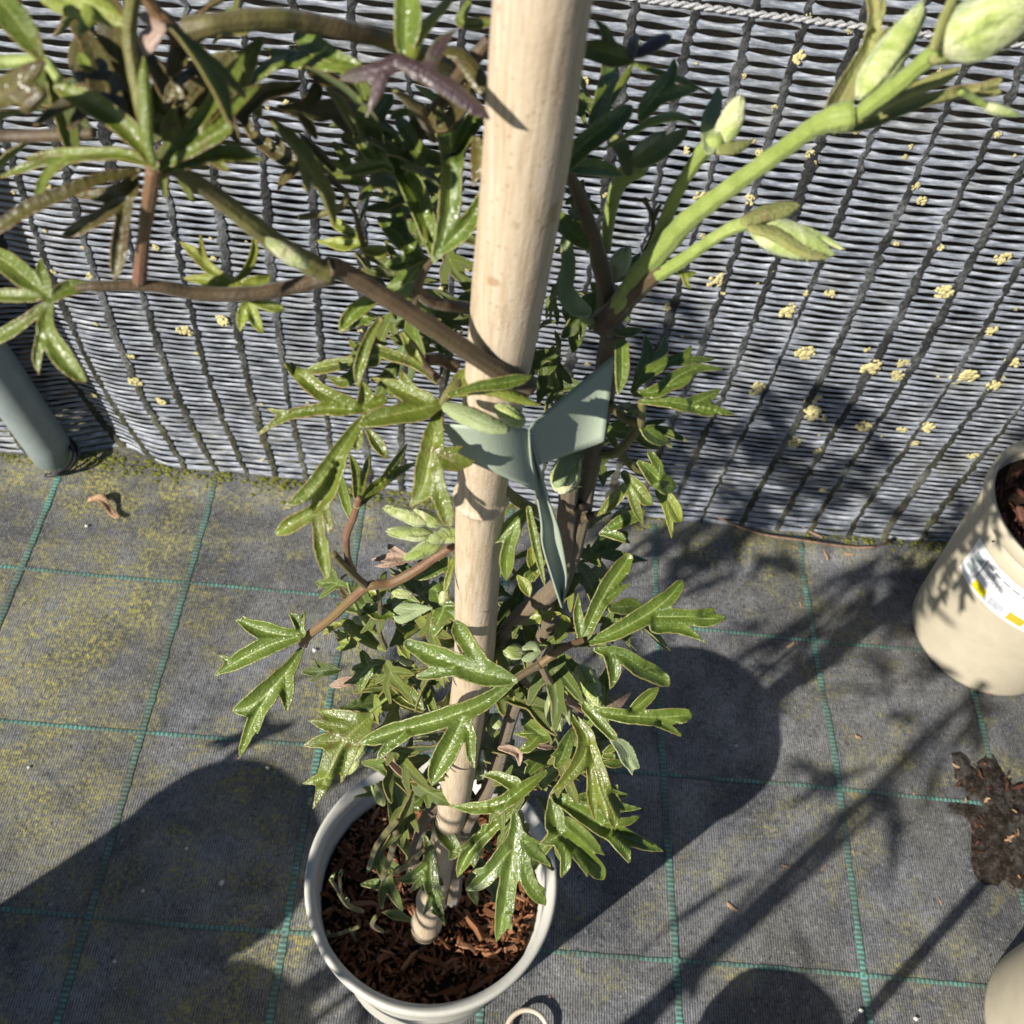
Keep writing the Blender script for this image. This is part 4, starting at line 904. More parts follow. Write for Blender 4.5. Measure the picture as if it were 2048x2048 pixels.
# ---- middle, left of the cane
leaf('D', -.016, 'o', [[(910, 605, 20), (800, 575, 52), (670, 510, 50), (560, 420, 46), (470, 350, 20)], [(820, 600, 40), (650, 605, 34), (480, 640, 28), (315, 742, 8)], [(900, 590, 34), (915, 530, 44), (895, 450, 14)], [(930, 575, 34), (990, 555, 34), (1038, 540, 10)], [(520, 400, 20), (505, 345, 10)], [(470, 630, 22), (365, 598, 8)]], gx=.15, gy=-.2, fold=.75, droop=.2)
leaf('D', -.012, 'o', [[(1340, 570, 24), (1220, 600, 70), (1080, 630, 58), (960, 655, 50), (872, 695, 16)], [(1240, 560, 60), (1100, 490, 50), (950, 428, 12)], [(1150, 490, 50), (1105, 380, 10)], [(1370, 530, 22), (1430, 450, 44), (1490, 385, 30)]], gx=.1, gy=-.3, fold=.55)
leaf('D', -.026, 'g', [[(1380, 520, 16), (1520, 480, 26), (1660, 460, 38), (1760, 440, 32), (1832, 420, 8)]], gx=0, gy=-.1, fold=.8)
leaf('D', -.022, 'y', [[(1390, 530, 14), (1560, 500, 26), (1700, 525, 36), (1800, 560, 24), (1885, 582, 8)]], fold=-.6)
leaf('D', -.014, 'o', [[(1310, 620, 26), (1290, 760, 62), (1265, 900, 78), (1235, 1030, 66), (1163, 1142, 12)], [(1310, 850, 60), (1410, 895, 52), (1530, 892, 12)], [(1350, 850, 40), (1450, 805, 9)], [(1280, 960, 66), (1335, 1110, 50), (1360, 1190, 40), (1380, 1258, 14)]], gx=-.1, gy=-.35, fold=.5, droop=.3)
leaf('D', -.018, 'o', [[(900, 640, 14), (810, 780, 44), (700, 950, 60), (600, 1060, 48), (455, 1155, 10)], [(760, 900, 46), (700, 1060, 52), (640, 1150, 36)], [(660, 1150, 32), (560, 1205, 46), (470, 1260, 42), (415, 1297, 14)], [(640, 1160, 30), (662, 1320, 42), (685, 1440, 38), (705, 1558, 8)], [(690, 1140, 25), (712, 1230, 18), (718, 1290, 8)]], gx=-.15, gy=-.3, fold=.75, droop=.25)
leaf('D', -.008, 'o', [[(880, 730, 22), (868, 790, 30), (862, 830, 12)], [(930, 725, 15), (985, 800, 38), (1035, 878, 8)]], fold=.6)
leaf('D', -.006, 'o', [[(870, 1130, 22), (960, 1040, 34), (1070, 960, 26), (1205, 890, 8)], [(1010, 1000, 22), (1080, 900, 26), (1142, 795, 9)], [(870, 1080, 24), (865, 950, 30), (825, 845, 10)], [(885, 1080, 14), (915, 940, 18), (942, 835, 6)], [(1040, 980, 20), (1000, 1000, 20), (975, 1000, 10)]], fold=.7)
leaf('D', -.004, 'g', [[(835, 1210, 14), (800, 1100, 28), (775, 1000, 24), (760, 945, 8)]], fold=.6)
leaf('D', .0, 'o', [[(1310, 450, 12), (1200, 360, 26), (1070, 305, 36), (950, 270, 36), (860, 260, 20), (815, 205, 6)], [(960, 330, 40), (780, 350, 38), (660, 375, 36), (590, 390, 14)], [(860, 410, 40), (780, 450, 34), (700, 420, 10)]], fold=.5)
leaf('D', -.006, 'o', [[(990, 110, 18), (930, 220, 30), (880, 370, 32), (868, 480, 10)]], fold=.8)
leaf('D', .004, 'g', [[(950, 90, 20), (860, 100, 50), (800, 140, 34), (772, 182, 8)], [(880, 60, 30), (920, 110, 30)]], fold=.6)
leaf('D', .0, 'y', [[(1120, 190, 12), (1170, 280, 28), (1230, 360, 14)]], fold=.6)
leaf('D', -.022, 'f', [[(1370, 590, 40), (1480, 640, 62), (1600, 690, 56), (1690, 715, 24)]], fold=-.5)
bud('D', (1790, 690), (1630, 580), 68, -.022, -.024, seed=10)
for k, (b_, t_, hw_) in enumerate((((1260, 1230), (1035, 1150), 52), ((1330, 1240), (1180, 1160), 48), ((1280, 1290), (1040, 1280), 54), ((1340, 1330), (1140, 1430), 56), ((1380, 1290), (1260, 1330), 46))):
    bud('D', b_, t_, hw_, -.002 + .001 * k, -.006 + .001 * k, seed=20 + k)
bud('D', (1440, 1290), (1300, 1300), 55, .004, .0, seed=26)
stem('D', [(1450, 1300, 40, .012), (1400, 1295, 44, .006), (1330, 1290, 34, .002)], 'stem_g', 'bud_stalk')
leaf('D', .004, 'x', [[(1170, 1430, 14), (1080, 1420, 30), (945, 1432, 8)], [(1140, 1420, 20), (1060, 1370, 20), (1040, 1350, 8)], [(1120, 1440, 16), (1040, 1460, 14), (960, 1470, 6)]], fold=.6)
leaf('D', .002, 'g', [[(1810, 1150, 20), (1740, 1230, 46), (1660, 1300, 36), (1550, 1352, 9)], [(1750, 1220, 40), (1710, 1350, 38), (1692, 1460, 42), (1690, 1545, 20)]], gx=0, gy=.1, fold=.75)
leaf('D', .0, 'g', [[(1815, 1150, 14), (1840, 1280, 22), (1870, 1420, 20), (1905, 1580, 8)]], fold=.8)
leaf('D', .006, 'y', [[(1830, 1380, 20), (1840, 1450, 36), (1860, 1520, 12)], [(1760, 1530, 14), (1800, 1580, 34), (1820, 1640, 10)]], fold=.5)
# buds caught at the tie
bud('E', (600, 1060), (690, 850), 105, .004, .0, seed=11)
leaf('E', .0, 'f', [[(600, 1000, 40), (640, 900, 50), (700, 850, 36), (740, 870, 14)]], fold=-.6, name='bract')
# ---- lower tier
leaf('F', -.018, 'g', [[(398, 222, 12), (330, 232, 30), (235, 212, 38), (140, 172, 12)], [(370, 240, 24), (265, 272, 38), (150, 330, 34), (60, 385, 14)], [(395, 230, 12), (375, 175, 20), (342, 145, 7)], [(390, 190, 14), (404, 138, 5)], [(180, 185, 20), (165, 155, 6)], [(120, 340, 20), (75, 310, 7)]], gx=.1, gy=-.2, fold=.75)
leaf('F', -.017, 'g', [[(392, 285, 10), (345, 360, 30), (275, 440, 46), (200, 505, 46), (125, 525, 10)], [(270, 450, 40), (215, 545, 30), (180, 630, 20), (145, 718, 4)], [(330, 385, 34), (335, 460, 28), (335, 535, 7)], [(240, 520, 20), (225, 580, 10), (218, 625, 4)]], gx=.1, gy=-.3, fold=.75)
leaf('F', -.010, 'o', [[(660, 545, 14), (600, 595, 66), (545, 660, 62), (495, 760, 42), (437, 905, 8)], [(570, 560, 44), (500, 540, 24), (450, 520, 6)], [(550, 590, 40), (480, 575, 26), (420, 562, 8)], [(530, 640, 40), (460, 645, 26), (400, 660, 12)], [(575, 680, 36), (560, 740, 22), (545, 805, 8)], [(480, 785, 28), (430, 798, 14), (392, 808, 5)]], gx=.1, gy=-.25, fold=.35, droop=.3)
leaf('F', -.045, 'g', [[(1215, 408, 14), (1090, 495, 34), (960, 548, 42), (810, 590, 38), (700, 622, 34), (610, 652, 16)], [(1020, 545, 38), (970, 650, 46), (925, 735, 42), (892, 812, 12)], [(790, 610, 28), (725, 665, 22), (680, 722, 7)], [(1000, 560, 30), (1040, 610, 26), (1045, 690, 20), (1060, 745, 8)]], gx=.05, gy=-.2, fold=.7, droop=.2)
leaf('F', -.085, 'g', [[(1215, 408, 14), (1110, 382, 54), (990, 345, 48), (900, 312, 46), (812, 270, 26)], [(980, 360, 34), (900, 380, 26), (828, 394, 8)], [(1090, 370, 48), (1045, 285, 36), (1005, 220, 34), (988, 178, 12)]], gx=.05, gy=-.1, fold=.65)
leaf('J', -.024, 'g', [[(0, 748, 12), (150, 705, 34), (285, 640, 50), (400, 570, 54), (480, 505, 44), (535, 440, 28), (556, 412, 8)], [(420, 600, 46), (560, 602, 44), (680, 612, 46), (788, 606, 8)], [(660, 590, 30), (730, 556, 8)], [(420, 650, 38), (560, 668, 26), (675, 735, 8)]], gx=-.1, gy=-.25, fold=.65, droop=.15)
leaf('J', -.026, 'g', [[(0, 748, 12), (50, 690, 34), (100, 585, 40), (170, 455, 52), (235, 360, 50), (272, 300, 28)], [(160, 510, 34), (230, 460, 18), (293, 428, 5)], [(30, 690, 24), (15, 580, 24), (20, 480, 9)]], gx=-.05, gy=.0, fold=.65)
leaf('J', -.018, 'g', [[(110, 770, 18), (250, 805, 44), (350, 870, 50), (440, 915, 44), (488, 962, 9)], [(370, 860, 30), (440, 864, 7)], [(180, 785, 40), (205, 880, 38), (185, 975, 9)]], gx=.05, gy=-.3, fold=.65)
leaf('J', -.020, 'g', [[(20, 1030, 14), (130, 1090, 28), (300, 1115, 42), (450, 1120, 46), (560, 1110, 40), (596, 1112, 18)], [(440, 1145, 30), (565, 1225, 6)], [(60, 1070, 26), (130, 1145, 30), (195, 1215, 24)], [(300, 1080, 24), (370, 1020, 36), (435, 962, 10)]], gx=-.1, gy=-.25, fold=.7)
leaf('J', -.016, 'x', [[(150, 1085, 14), (220, 1055, 24), (295, 985, 5)]], fold=.5)
leaf('I', -.020, 'o', [[(900, 200, 14), (1000, 330, 60), (1080, 480, 95), (1040, 660, 90), (900, 840, 60), (715, 1020, 12)], [(1100, 540, 80), (1180, 780, 92), (1250, 1000, 100), (1330, 1190, 82), (1355, 1350, 20)], [(1120, 760, 40), (1130, 1000, 50), (1150, 1150, 40), (1162, 1262, 10)], [(1340, 1030, 46), (1400, 1110, 30), (1455, 1165, 7)]], gx=.05, gy=-.3, fold=.55, droop=.3)
leaf('I', -.006, 'g', [[(730, 1020, 20), (950, 1130, 84), (1150, 1255, 104), (1350, 1380, 104), (1550, 1455, 70), (1690, 1512, 50), (1820, 1558, 12)], [(1330, 1380, 90), (1440, 1540, 66), (1495, 1680, 10)], [(1250, 1280, 60), (1450, 1275, 46), (1605, 1210, 10)], [(800, 1040, 50), (1100, 1095, 70), (1350, 1130, 60), (1615, 1145, 10)], [(1000, 1060, 50), (1250, 1000, 60), (1500, 1020, 10)]], gx=.0, gy=-.4, fold=.6)
leaf('I', -.004, 'g', [[(735, 1030, 20), (775, 1240, 105), (830, 1400, 120), (960, 1510, 95), (1100, 1650, 88), (1195, 1760, 76), (1245, 1838, 14)], [(900, 1270, 50), (1040, 1390, 64), (1150, 1510, 56), (1250, 1595, 12)], [(980, 1560, 60), (1055, 1690, 46), (1090, 1810, 10)], [(830, 1390, 100), (720, 1455, 54), (610, 1495, 10)], [(840, 1480, 80), (875, 1600, 60), (870, 1710, 50), (830, 1815, 12)]], gx=.05, gy=-.35, fold=.5)
leaf('G', -.022, 'g', [[(1425, 340, 12), (1432, 480, 44), (1412, 620, 74), (1392, 750, 58), (1372, 900, 60), (1350, 1020, 50), (1318, 1135, 10)], [(1450, 520, 52), (1545, 610, 44), (1645, 695, 8)], [(1455, 600, 52), (1500, 760, 52), (1560, 860, 46), (1612, 925, 10)], [(1480, 540, 44), (1595, 560, 6)], [(1395, 600, 70), (1290, 720, 58), (1215, 795, 46), (1140, 835, 16)], [(1250, 730, 34), (1165, 720, 8)], [(1370, 990, 34), (1412, 1085, 6)], [(1560, 830, 30), (1615, 830, 6)]], gx=.05, gy=-.25, fold=.35, droop=.25)
leaf('G', -.014, 'g', [[(1415, 370, 10), (1275, 480, 40), (1175, 580, 50), (1115, 680, 36), (1082, 758, 9)], [(1160, 570, 34), (1045, 612, 7)], [(1190, 620, 36), (1178, 700, 7)], [(1250, 460, 24), (1240, 490, 14)]], gx=.0, gy=-.25, fold=.6)
leaf('G', -.018, 'g', [[(1610, 130, 12), (1480, 225, 44), (1350, 315, 48), (1200, 345, 40), (1035, 332, 12)], [(1420, 200, 48), (1310, 150, 30), (1215, 152, 7)], [(1400, 280, 44), (1330, 390, 8)], [(1260, 340, 30), (1150, 385, 8)]], fold=.5)
leaf('G', -.012, 'g', [[(890, 510, 10), (920, 600, 34), (922, 720, 54), (935, 820, 48), (965, 920, 34), (1010, 1050, 8)], [(905, 690, 44), (810, 760, 34), (712, 772, 8)], [(880, 760, 34), (795, 855, 6)], [(955, 830, 28), (1012, 892, 5)], [(935, 880, 28), (882, 985, 7)], [(950, 960, 20), (1000, 1000, 5)]], gx=.1, gy=-.3, fold=.4)
leaf('G', -.004, 'g', [[(735, 420, 18), (740, 340, 60), (715, 250, 48), (655, 170, 12)], [(770, 340, 44), (850, 300, 36), (905, 225, 10)], [(800, 340, 30), (880, 360, 8)]], fold=.6)
bud('G', (650, 330), (585, 210), 42, -.004, -.006, seed=12)
leaf('G', -.012, 'x', [[(650, 30, 10), (740, 100, 40), (820, 150, 40), (898, 182, 8)], [(720, 60, 30), (800, 130, 24)]], fold=.7)
leaf('G', .0, 'g', [[(700, 860, 12), (620, 800, 38), (505, 800, 9)], [(800, 1010, 10), (720, 980, 30), (635, 965, 8)]], fold=.5)
leaf('G', .0, 'o', [[(1180, 640, 14), (1230, 700, 44), (1180, 800, 50), (1200, 930, 12)], [(1230, 720, 40), (1330, 860, 40), (1290, 900, 12)]], fold=.5)
leaf('G', .0, 'g', [[(960, 420, 20), (1010, 500, 50), (1070, 590, 40), (1030, 660, 10)]], fold=.5)
for pts in ([(560, 700, 12, 0), (600, 580, 14, -.004), (680, 470, 16, -.006), (730, 420, 12, -.006)], [(640, 760, 14, .0), (690, 620, 16, -.002), (720, 480, 18, -.004)], [(660, 760, 10, 0), (780, 690, 12, -.004), (890, 590, 10, -.008)], [(520, 960, 10, .0), (430, 920, 12, 0), (370, 830, 10, 0), (330, 770, 8, 0)], [(390, 850, 8, 0), (385, 740, 7, 0)], [(500, 1050, 8, 0), (420, 1080, 9, 0), (320, 1110, 8, 0)], [(480, 1260, 6, 0), (480, 1150, 8, 0), (450, 1060, 8, 0)], [(600, 990, 10, 0), (580, 1040, 12, 0), (640, 1080, 10, 0)]):
    stem('G', [(a_, b_, c_ * 1.2, d_ - .05) for a_, b_, c_, d_ in pts], 'stem_o', 'twig')
for x, y in ((385, 750), (332, 780), (430, 915), (325, 1112), (480, 1160)):
    bud('G', (x, y), (x + random.uniform(-25, 25), y - 38), 16, -.05, -.053, seed=int(x))
# small leaves and buds deep in the lower tier
leaf('N', .010, 'g', [[(1500, 780, 20), (1380, 780, 100), (1320, 660, 90), (1290, 540, 20)], [(1390, 800, 90), (1340, 920, 76), (1290, 1030, 46), (1252, 1128, 12)], [(1330, 640, 70), (1200, 610, 26), (1130, 700, 8)], [(1400, 680, 60), (1370, 520, 30)], [(1450, 850, 60), (1490, 900, 30)]], fold=.4)
leaf('N', .006, 'f', [[(1270, 800, 16), (1100, 820, 76), (960, 800, 60), (830, 780, 14)], [(1150, 830, 50), (980, 910, 50), (900, 880, 12)]], fold=-.4)
leaf('N', .012, 'g', [[(1140, 770, 30), (1020, 690, 62), (940, 610, 70), (880, 570, 26)], [(960, 690, 60), (860, 740, 30)]], fold=.7)
leaf('N', .008, 'y', [[(830, 1210, 16), (700, 1140, 62), (560, 1020, 96), (430, 940, 46)]], fold=-.4)
leaf('N', .0, 'g', [[(850, 1340, 14), (740, 1350, 60), (640, 1400, 90), (550, 1490, 50), (425, 1532, 12)], [(660, 1360, 70), (610, 1250, 36), (560, 1180, 10)], [(640, 1440, 50), (590, 1580, 26), (570, 1630, 8)], [(700, 1380, 40), (560, 1380, 40), (500, 1400, 12)]], gx=.1, fold=.3)
leaf('N', .004, 'y', [[(560, 1160, 14), (440, 1090, 40), (320, 1020, 10)], [(520, 1160, 20), (420, 1180, 32), (342, 1195, 10)], [(400, 960, 14), (320, 970, 36), (205, 1075, 8)], [(470, 1140, 30), (400, 1130, 20), (350, 1090, 8)]], fold=.6)
leaf('N', -.002, 'g', [[(1200, 1775, 18), (1060, 1640, 76), (940, 1510, 80), (790, 1415, 26)]], gx=-.1, gy=-.1, fold=.8)
leaf('N', -.001, 'o', [[(1180, 1790, 18), (1000, 1690, 60), (880, 1580, 56), (800, 1480, 20)]], fold=.7)
leaf('N', -.004, 'g', [[(1290, 1780, 40), (1225, 1630, 50), (1150, 1510, 36), (1055, 1440, 10)]], fold=.8)
leaf('N', .004, 'x', [[(640, 1480, 14), (500, 1500, 40), (380, 1530, 46), (280, 1560, 14)]], fold=.6)
leaf('N', .006, 'y', [[(1060, 1300, 14), (1000, 1180, 50), (960, 1060, 44), (940, 980, 14)], [(880, 1160, 20), (980, 1060, 60), (1120, 960, 60), (1170, 880, 20)]], fold=.4)
leaf('N', .010, 'g', [[(1460, 420, 20), (1380, 380, 80), (1300, 330, 70), (1230, 420, 30)], [(1320, 420, 70), (1180, 480, 60), (1100, 520, 16)]], fold=.4)
leaf('N', .008, 'y', [[(1500, 300, 16), (1450, 450, 26), (1420, 560, 26), (1400, 670, 14)], [(1450, 400, 20), (1440, 290, 14)]], fold=.6)
leaf('N', .006, 'g', [[(900, 870, 20), (780, 860, 66), (680, 810, 60), (600, 790, 16)]], fold=.7)
stem('N', [(820, 1180, 30, .01), (770, 1050, 26, .008), (775, 880, 22, .006), (770, 720, 20, .004), (740, 620, 12, .002)], 'stem_o', 'leaf_stalk')
stem('N', [(760, 1060, 26, .008), (640, 960, 24, .008), (560, 820, 20, .006), (500, 680, 18, .006), (460, 560, 14, .006)], 'stem_g', 'leaf_stalk')
leaf('N', .004, 'y', [[(760, 720, 16), (720, 660, 40), (660, 640, 12)], [(770, 700, 16), (800, 640, 30), (830, 620, 8)]], fold=.6)
leaf('N', .004, 'b', [[(470, 700, 14), (420, 640, 30), (385, 590, 8)], [(470, 710, 14), (410, 690, 22), (380, 670, 8)]], fold=.6)
leaf('O', .0, 'y', [[(780, 855, 10), (650, 855, 34), (540, 900, 50), (425, 965, 18)], [(570, 860, 40), (500, 772, 10)], [(570, 900, 36), (560, 990, 8)]], fold=.3)
leaf('O', .0, 'y', [[(800, 870, 12), (795, 980, 52), (750, 1060, 36), (725, 1118, 10)], [(820, 880, 12), (860, 930, 20), (850, 1000, 8)]], fold=.4)
leaf('O', .004, 'g', [[(150, 1060, 8), (230, 980, 16), (290, 960, 50), (330, 1020, 50), (352, 1100, 10)], [(300, 980, 40), (320, 890, 10)]], fold=.5)
leaf('O', .01, 'g', [[(560, 440, 20), (490, 480, 50), (440, 540, 50), (390, 520, 10)], [(450, 530, 40), (490, 630, 20)], [(540, 420, 30), (520, 280, 46), (500, 230, 20)]], fold=.4)
bud('O', (430, 1240), (220, 1200), 100, .002, -.004, seed=13)
leaf('O', .0, 'f', [[(430, 1190, 30), (520, 1160, 50), (580, 1220, 20)], [(420, 1300, 20), (480, 1280, 50), (560, 1240, 30)]], fold=-.5)
bud('O', (960, 1360), (1130, 1720), 150, -.008, -.014, seed=14, nl=5)
bud('O', (690, 1630), (770, 1985), 95, -.004, -.010, seed=15)
leaf('O', -.006, 'f', [[(680, 1640, 20), (830, 1690, 40), (850, 1830, 36), (870, 1940, 10)], [(670, 1650, 20), (660, 1800, 44), (700, 1990, 10)]], fold=-.6, name='bract')
bud('O', (160, 1960), (160, 1820), 80, .0, -.004, seed=16)
leaf('O', .004, 'f', [[(720, 1340, 60), (800, 1440, 90), (870, 1480, 40)], [(800, 1460, 36), (830, 1560, 30), (840, 1610, 14)]], fold=-.3)
leaf('O', .01, 'y', [[(300, 1440, 20), (370, 1390, 40), (420, 1360, 14)], [(270, 1560, 20), (310, 1640, 30), (330, 1700, 10)]], fold=.5)
leaf('I', .0, 'g', [[(740, 460, 20), (620, 420, 110), (520, 340, 70), (440, 280, 20)], [(560, 420, 70), (380, 425, 12)], [(600, 460, 70), (500, 560, 50), (420, 570, 12)]], fold=.4)
leaf('I', -.006, 'g', [[(960, 350, 12), (900, 480, 60), (850, 620, 76), (800, 720, 40)], [(840, 600, 60), (730, 640, 20)]], fold=.4)
leaf('I', -.004, 'g', [[(840, 760, 20), (740, 800, 70), (660, 880, 60), (690, 980, 14)]], fold=.4)
leaf('I', .0, 'g', [[(1250, 600, 16), (1330, 560, 40), (1390, 520, 14)], [(1240, 700, 20), (1360, 710, 46), (1490, 690, 14)], [(1250, 640, 20), (1330, 640, 30)]], fold=.6)
leaf('I', .006, 'f', [[(1330, 470, 30), (1440, 560, 80), (1500, 680, 80), (1600, 760, 14)], [(1480, 680, 50), (1530, 830, 12)]], fold=.3)
leaf('I', .0, 'x', [[(240, 560, 20), (330, 570, 40), (420, 620, 40), (430, 740, 14)], [(400, 620, 30), (540, 560, 20)], [(620, 540, 20), (700, 550, 26), (790, 550, 8)]], fold=.5)
bud('I', (40, 870), (30, 690), 66, -.004, -.006, seed=17)
leaf('I', -.004, 'g', [[(480, 860, 16), (560, 740, 60), (640, 680, 60), (760, 660, 14)], [(560, 700, 40), (470, 690, 10)]], fold=.5)

# ---- filler foliage: the crowded inner leaves that the photograph shows as a dark tangle
def filler_templates():
    T = []
    base = [
        [[(0, 0, 3), (30, 4, 14), (70, -2, 17), (120, 4, 12), (160, 0, 3)], [(50, 2, 12), (85, 32, 11), (112, 52, 3)], [(50, 0, 12), (80, -34, 11), (118, -50, 3)], [(110, 6, 8), (135, 22, 3)]],
        [[(0, 0, 3), (35, 0, 16), (80, 8, 15), (130, 22, 4)], [(55, 0, 13), (95, -24, 13), (140, -30, 4)], [(40, 4, 10), (62, 34, 9), (70, 58, 3)]],
        [[(0, 0, 3), (40, -4, 12), (90, 0, 14), (140, 10, 11), (170, 18, 3)], [(90, 0, 10), (125, -22, 8), (150, -30, 3)], [(45, 0, 10), (70, 26, 10), (82, 46, 3)], [(30, 0, 9), (48, -26, 8), (58, -40, 3)]],
        [[(0, 0, 3), (45, 2, 13), (95, 0, 13), (140, -6, 4)], [(40, 0, 9), (80, 18, 9), (105, 34, 3)]],
        [[(0, 0, 4), (40, 0, 20), (85, 4, 20), (125, 0, 5)], [(70, 10, 12), (100, 34, 4)], [(60, -8, 12), (85, -36, 4)]]]
    for k, lb in enumerate(base):
        r = random.Random(k); V, F, edge, rib, hw, sm = leaf_shape(lb, r); P3 = []
        for i, (x, y) in enumerate(V):
            f = min(rib[i], 1.2); P3.append((x / 160, y / 160, (.45 * hw[i] * f * f - .0016 * x * x + 2 * noise.noise((x * .03, y * .03, k))) / 160))
        for st, fr in (('g', 'g'), ('o', 'o'), ('y', 'y'), ('b', 'b')):
            T.append((st, leaf_mesh('leaf', P3, F, edge, rib, [MAT[fr], MAT['back']], 0)))
    return T
FT = filler_templates()
def fill(n, x0, x1, y0, y1, d0, d1, s0, s1, styles, mask=None):
    k = 0; tries = 0
    while k < n and tries < n * 20:
        tries += 1; px, py = random.uniform(x0, x1), random.uniform(y0, y1)
        if mask and not mask(px, py): continue
        q = qc(py) + random.uniform(d0, d1); p = at_q(px, py, q)
        st, me = random.choice([t for t in FT if t[0] in styles])
        o = obj('leaf', me, plant); size = random.uniform(s0, s1) * q / FPX
        az = random.uniform(0, 6.283)
        o.rotation_euler = (random.gauss(0, .55), random.gauss(.25, .5), az)
        o.location = Vector(p); o.scale = (size, size, size)
        md = o.modifiers.new('thickness', 'SOLIDIFY'); md.thickness = .02; md.offset = -1; md.material_offset = 1
        k += 1
fill(58, 680, 1240, 1200, 1600, .0, .07, 100, 190, 'ggo')
fill(30, 1000, 1230, 1060, 1380, .008, .05, 55, 115, 'gyy')
fill(30, 670, 930, 1130, 1400, .008, .06, 55, 115, 'gyy')
fill(34, 690, 940, 150, 640, .02, .09, 120, 210, 'ggo', lambda x, y: x > 690 + .1 * y)
fill(24, -20, 620, -20, 330, -.012, .03, 150, 300, 'oob')
fill(12, 1120, 1210, 120, 600, .05, .1, 90, 160, 'g')
fill(24, 1060, 1210, 560, 900, .035, .085, 90, 150, 'g')
fill(10, 1180, 1300, 800, 1150, .035, .08, 80, 130, 'g')
fill(14, 760, 960, 560, 740, .015, .06, 80, 130, 'go')
fill(24, 740, 1200, 1520, 1720, .0, .05, 100, 170, 'gg')
for k in range(16):      # pale half hidden buds in the lower tier
    x, y = random.uniform(700, 1180), random.uniform(1180, 1520); a = random.uniform(0, 6.28); ln = random.uniform(26, 46)
    bud('P', (x, y), (x + ln * math.cos(a), y + ln * abs(math.sin(a))), random.uniform(10, 16), random.uniform(.0, .03), seed=40 + k)

# ------------------------------------------------------------------ climbers in the neighbouring pots, whose shadows reach the mesh
def neighbour(c, z0, top, r, n, lab, lean, seed):
    rr = random.Random(seed); e = empty('climbing_plant', (c[0], c[1], z0)); tag(e, lab, 'plant')
    for k in range(4):
        a = rr.uniform(0, 6.28); P = [(c[0] + .02 * math.cos(a), c[1] + .02 * math.sin(a), z0 - .01)]
        for t in (.35, .7, 1): P.append((c[0] + lean[0] * t + rr.uniform(-1, 1) * r * .5 * t, c[1] + lean[1] * t + rr.uniform(-1, 1) * r * .5 * t, z0 + (top - z0) * t * rr.uniform(.85, 1)))
        S = spline(P, 30); V, F = tube(S, np.linspace(.004, .002, 30), 8); obj('woody_stem', mesh('woody_stem', V, F, MAT['stem_b']), e)
    for k in range(n):
        t = rr.random() ** .5; z = z0 + .05 + (top - z0) * t; a = rr.uniform(0, 6.28); d = r * rr.uniform(.2, 1)
        o = obj('leaf', rr.choice(FT)[1], e); o.location = (c[0] + lean[0] * t + d * math.cos(a), c[1] + lean[1] * t + d * math.sin(a), z); sc = rr.uniform(.05, .085); o.scale = (sc, sc, sc)
        o.rotation_euler = (rr.gauss(0, .6), rr.gauss(.2, .5), a); md = o.modifiers.new('thickness', 'SOLIDIFY'); md.thickness = .02; md.material_offset = 1
neighbour((.091, -.717), .30, .98, .115, 150, 'leafy climber in the tall taupe pot that casts the broad rounded shadow', (.02, .03), 1)
neighbour((.12, -.925), .30, .95, .08, 50, 'leafy climber in the tall taupe pot standing behind another tall pot', (.05, .0), 2)
neighbour((.381, -.986), .19, .74, .05, 16, 'sparse small climber tied beside the tall thin bamboo cane', (.0, .0), 3)

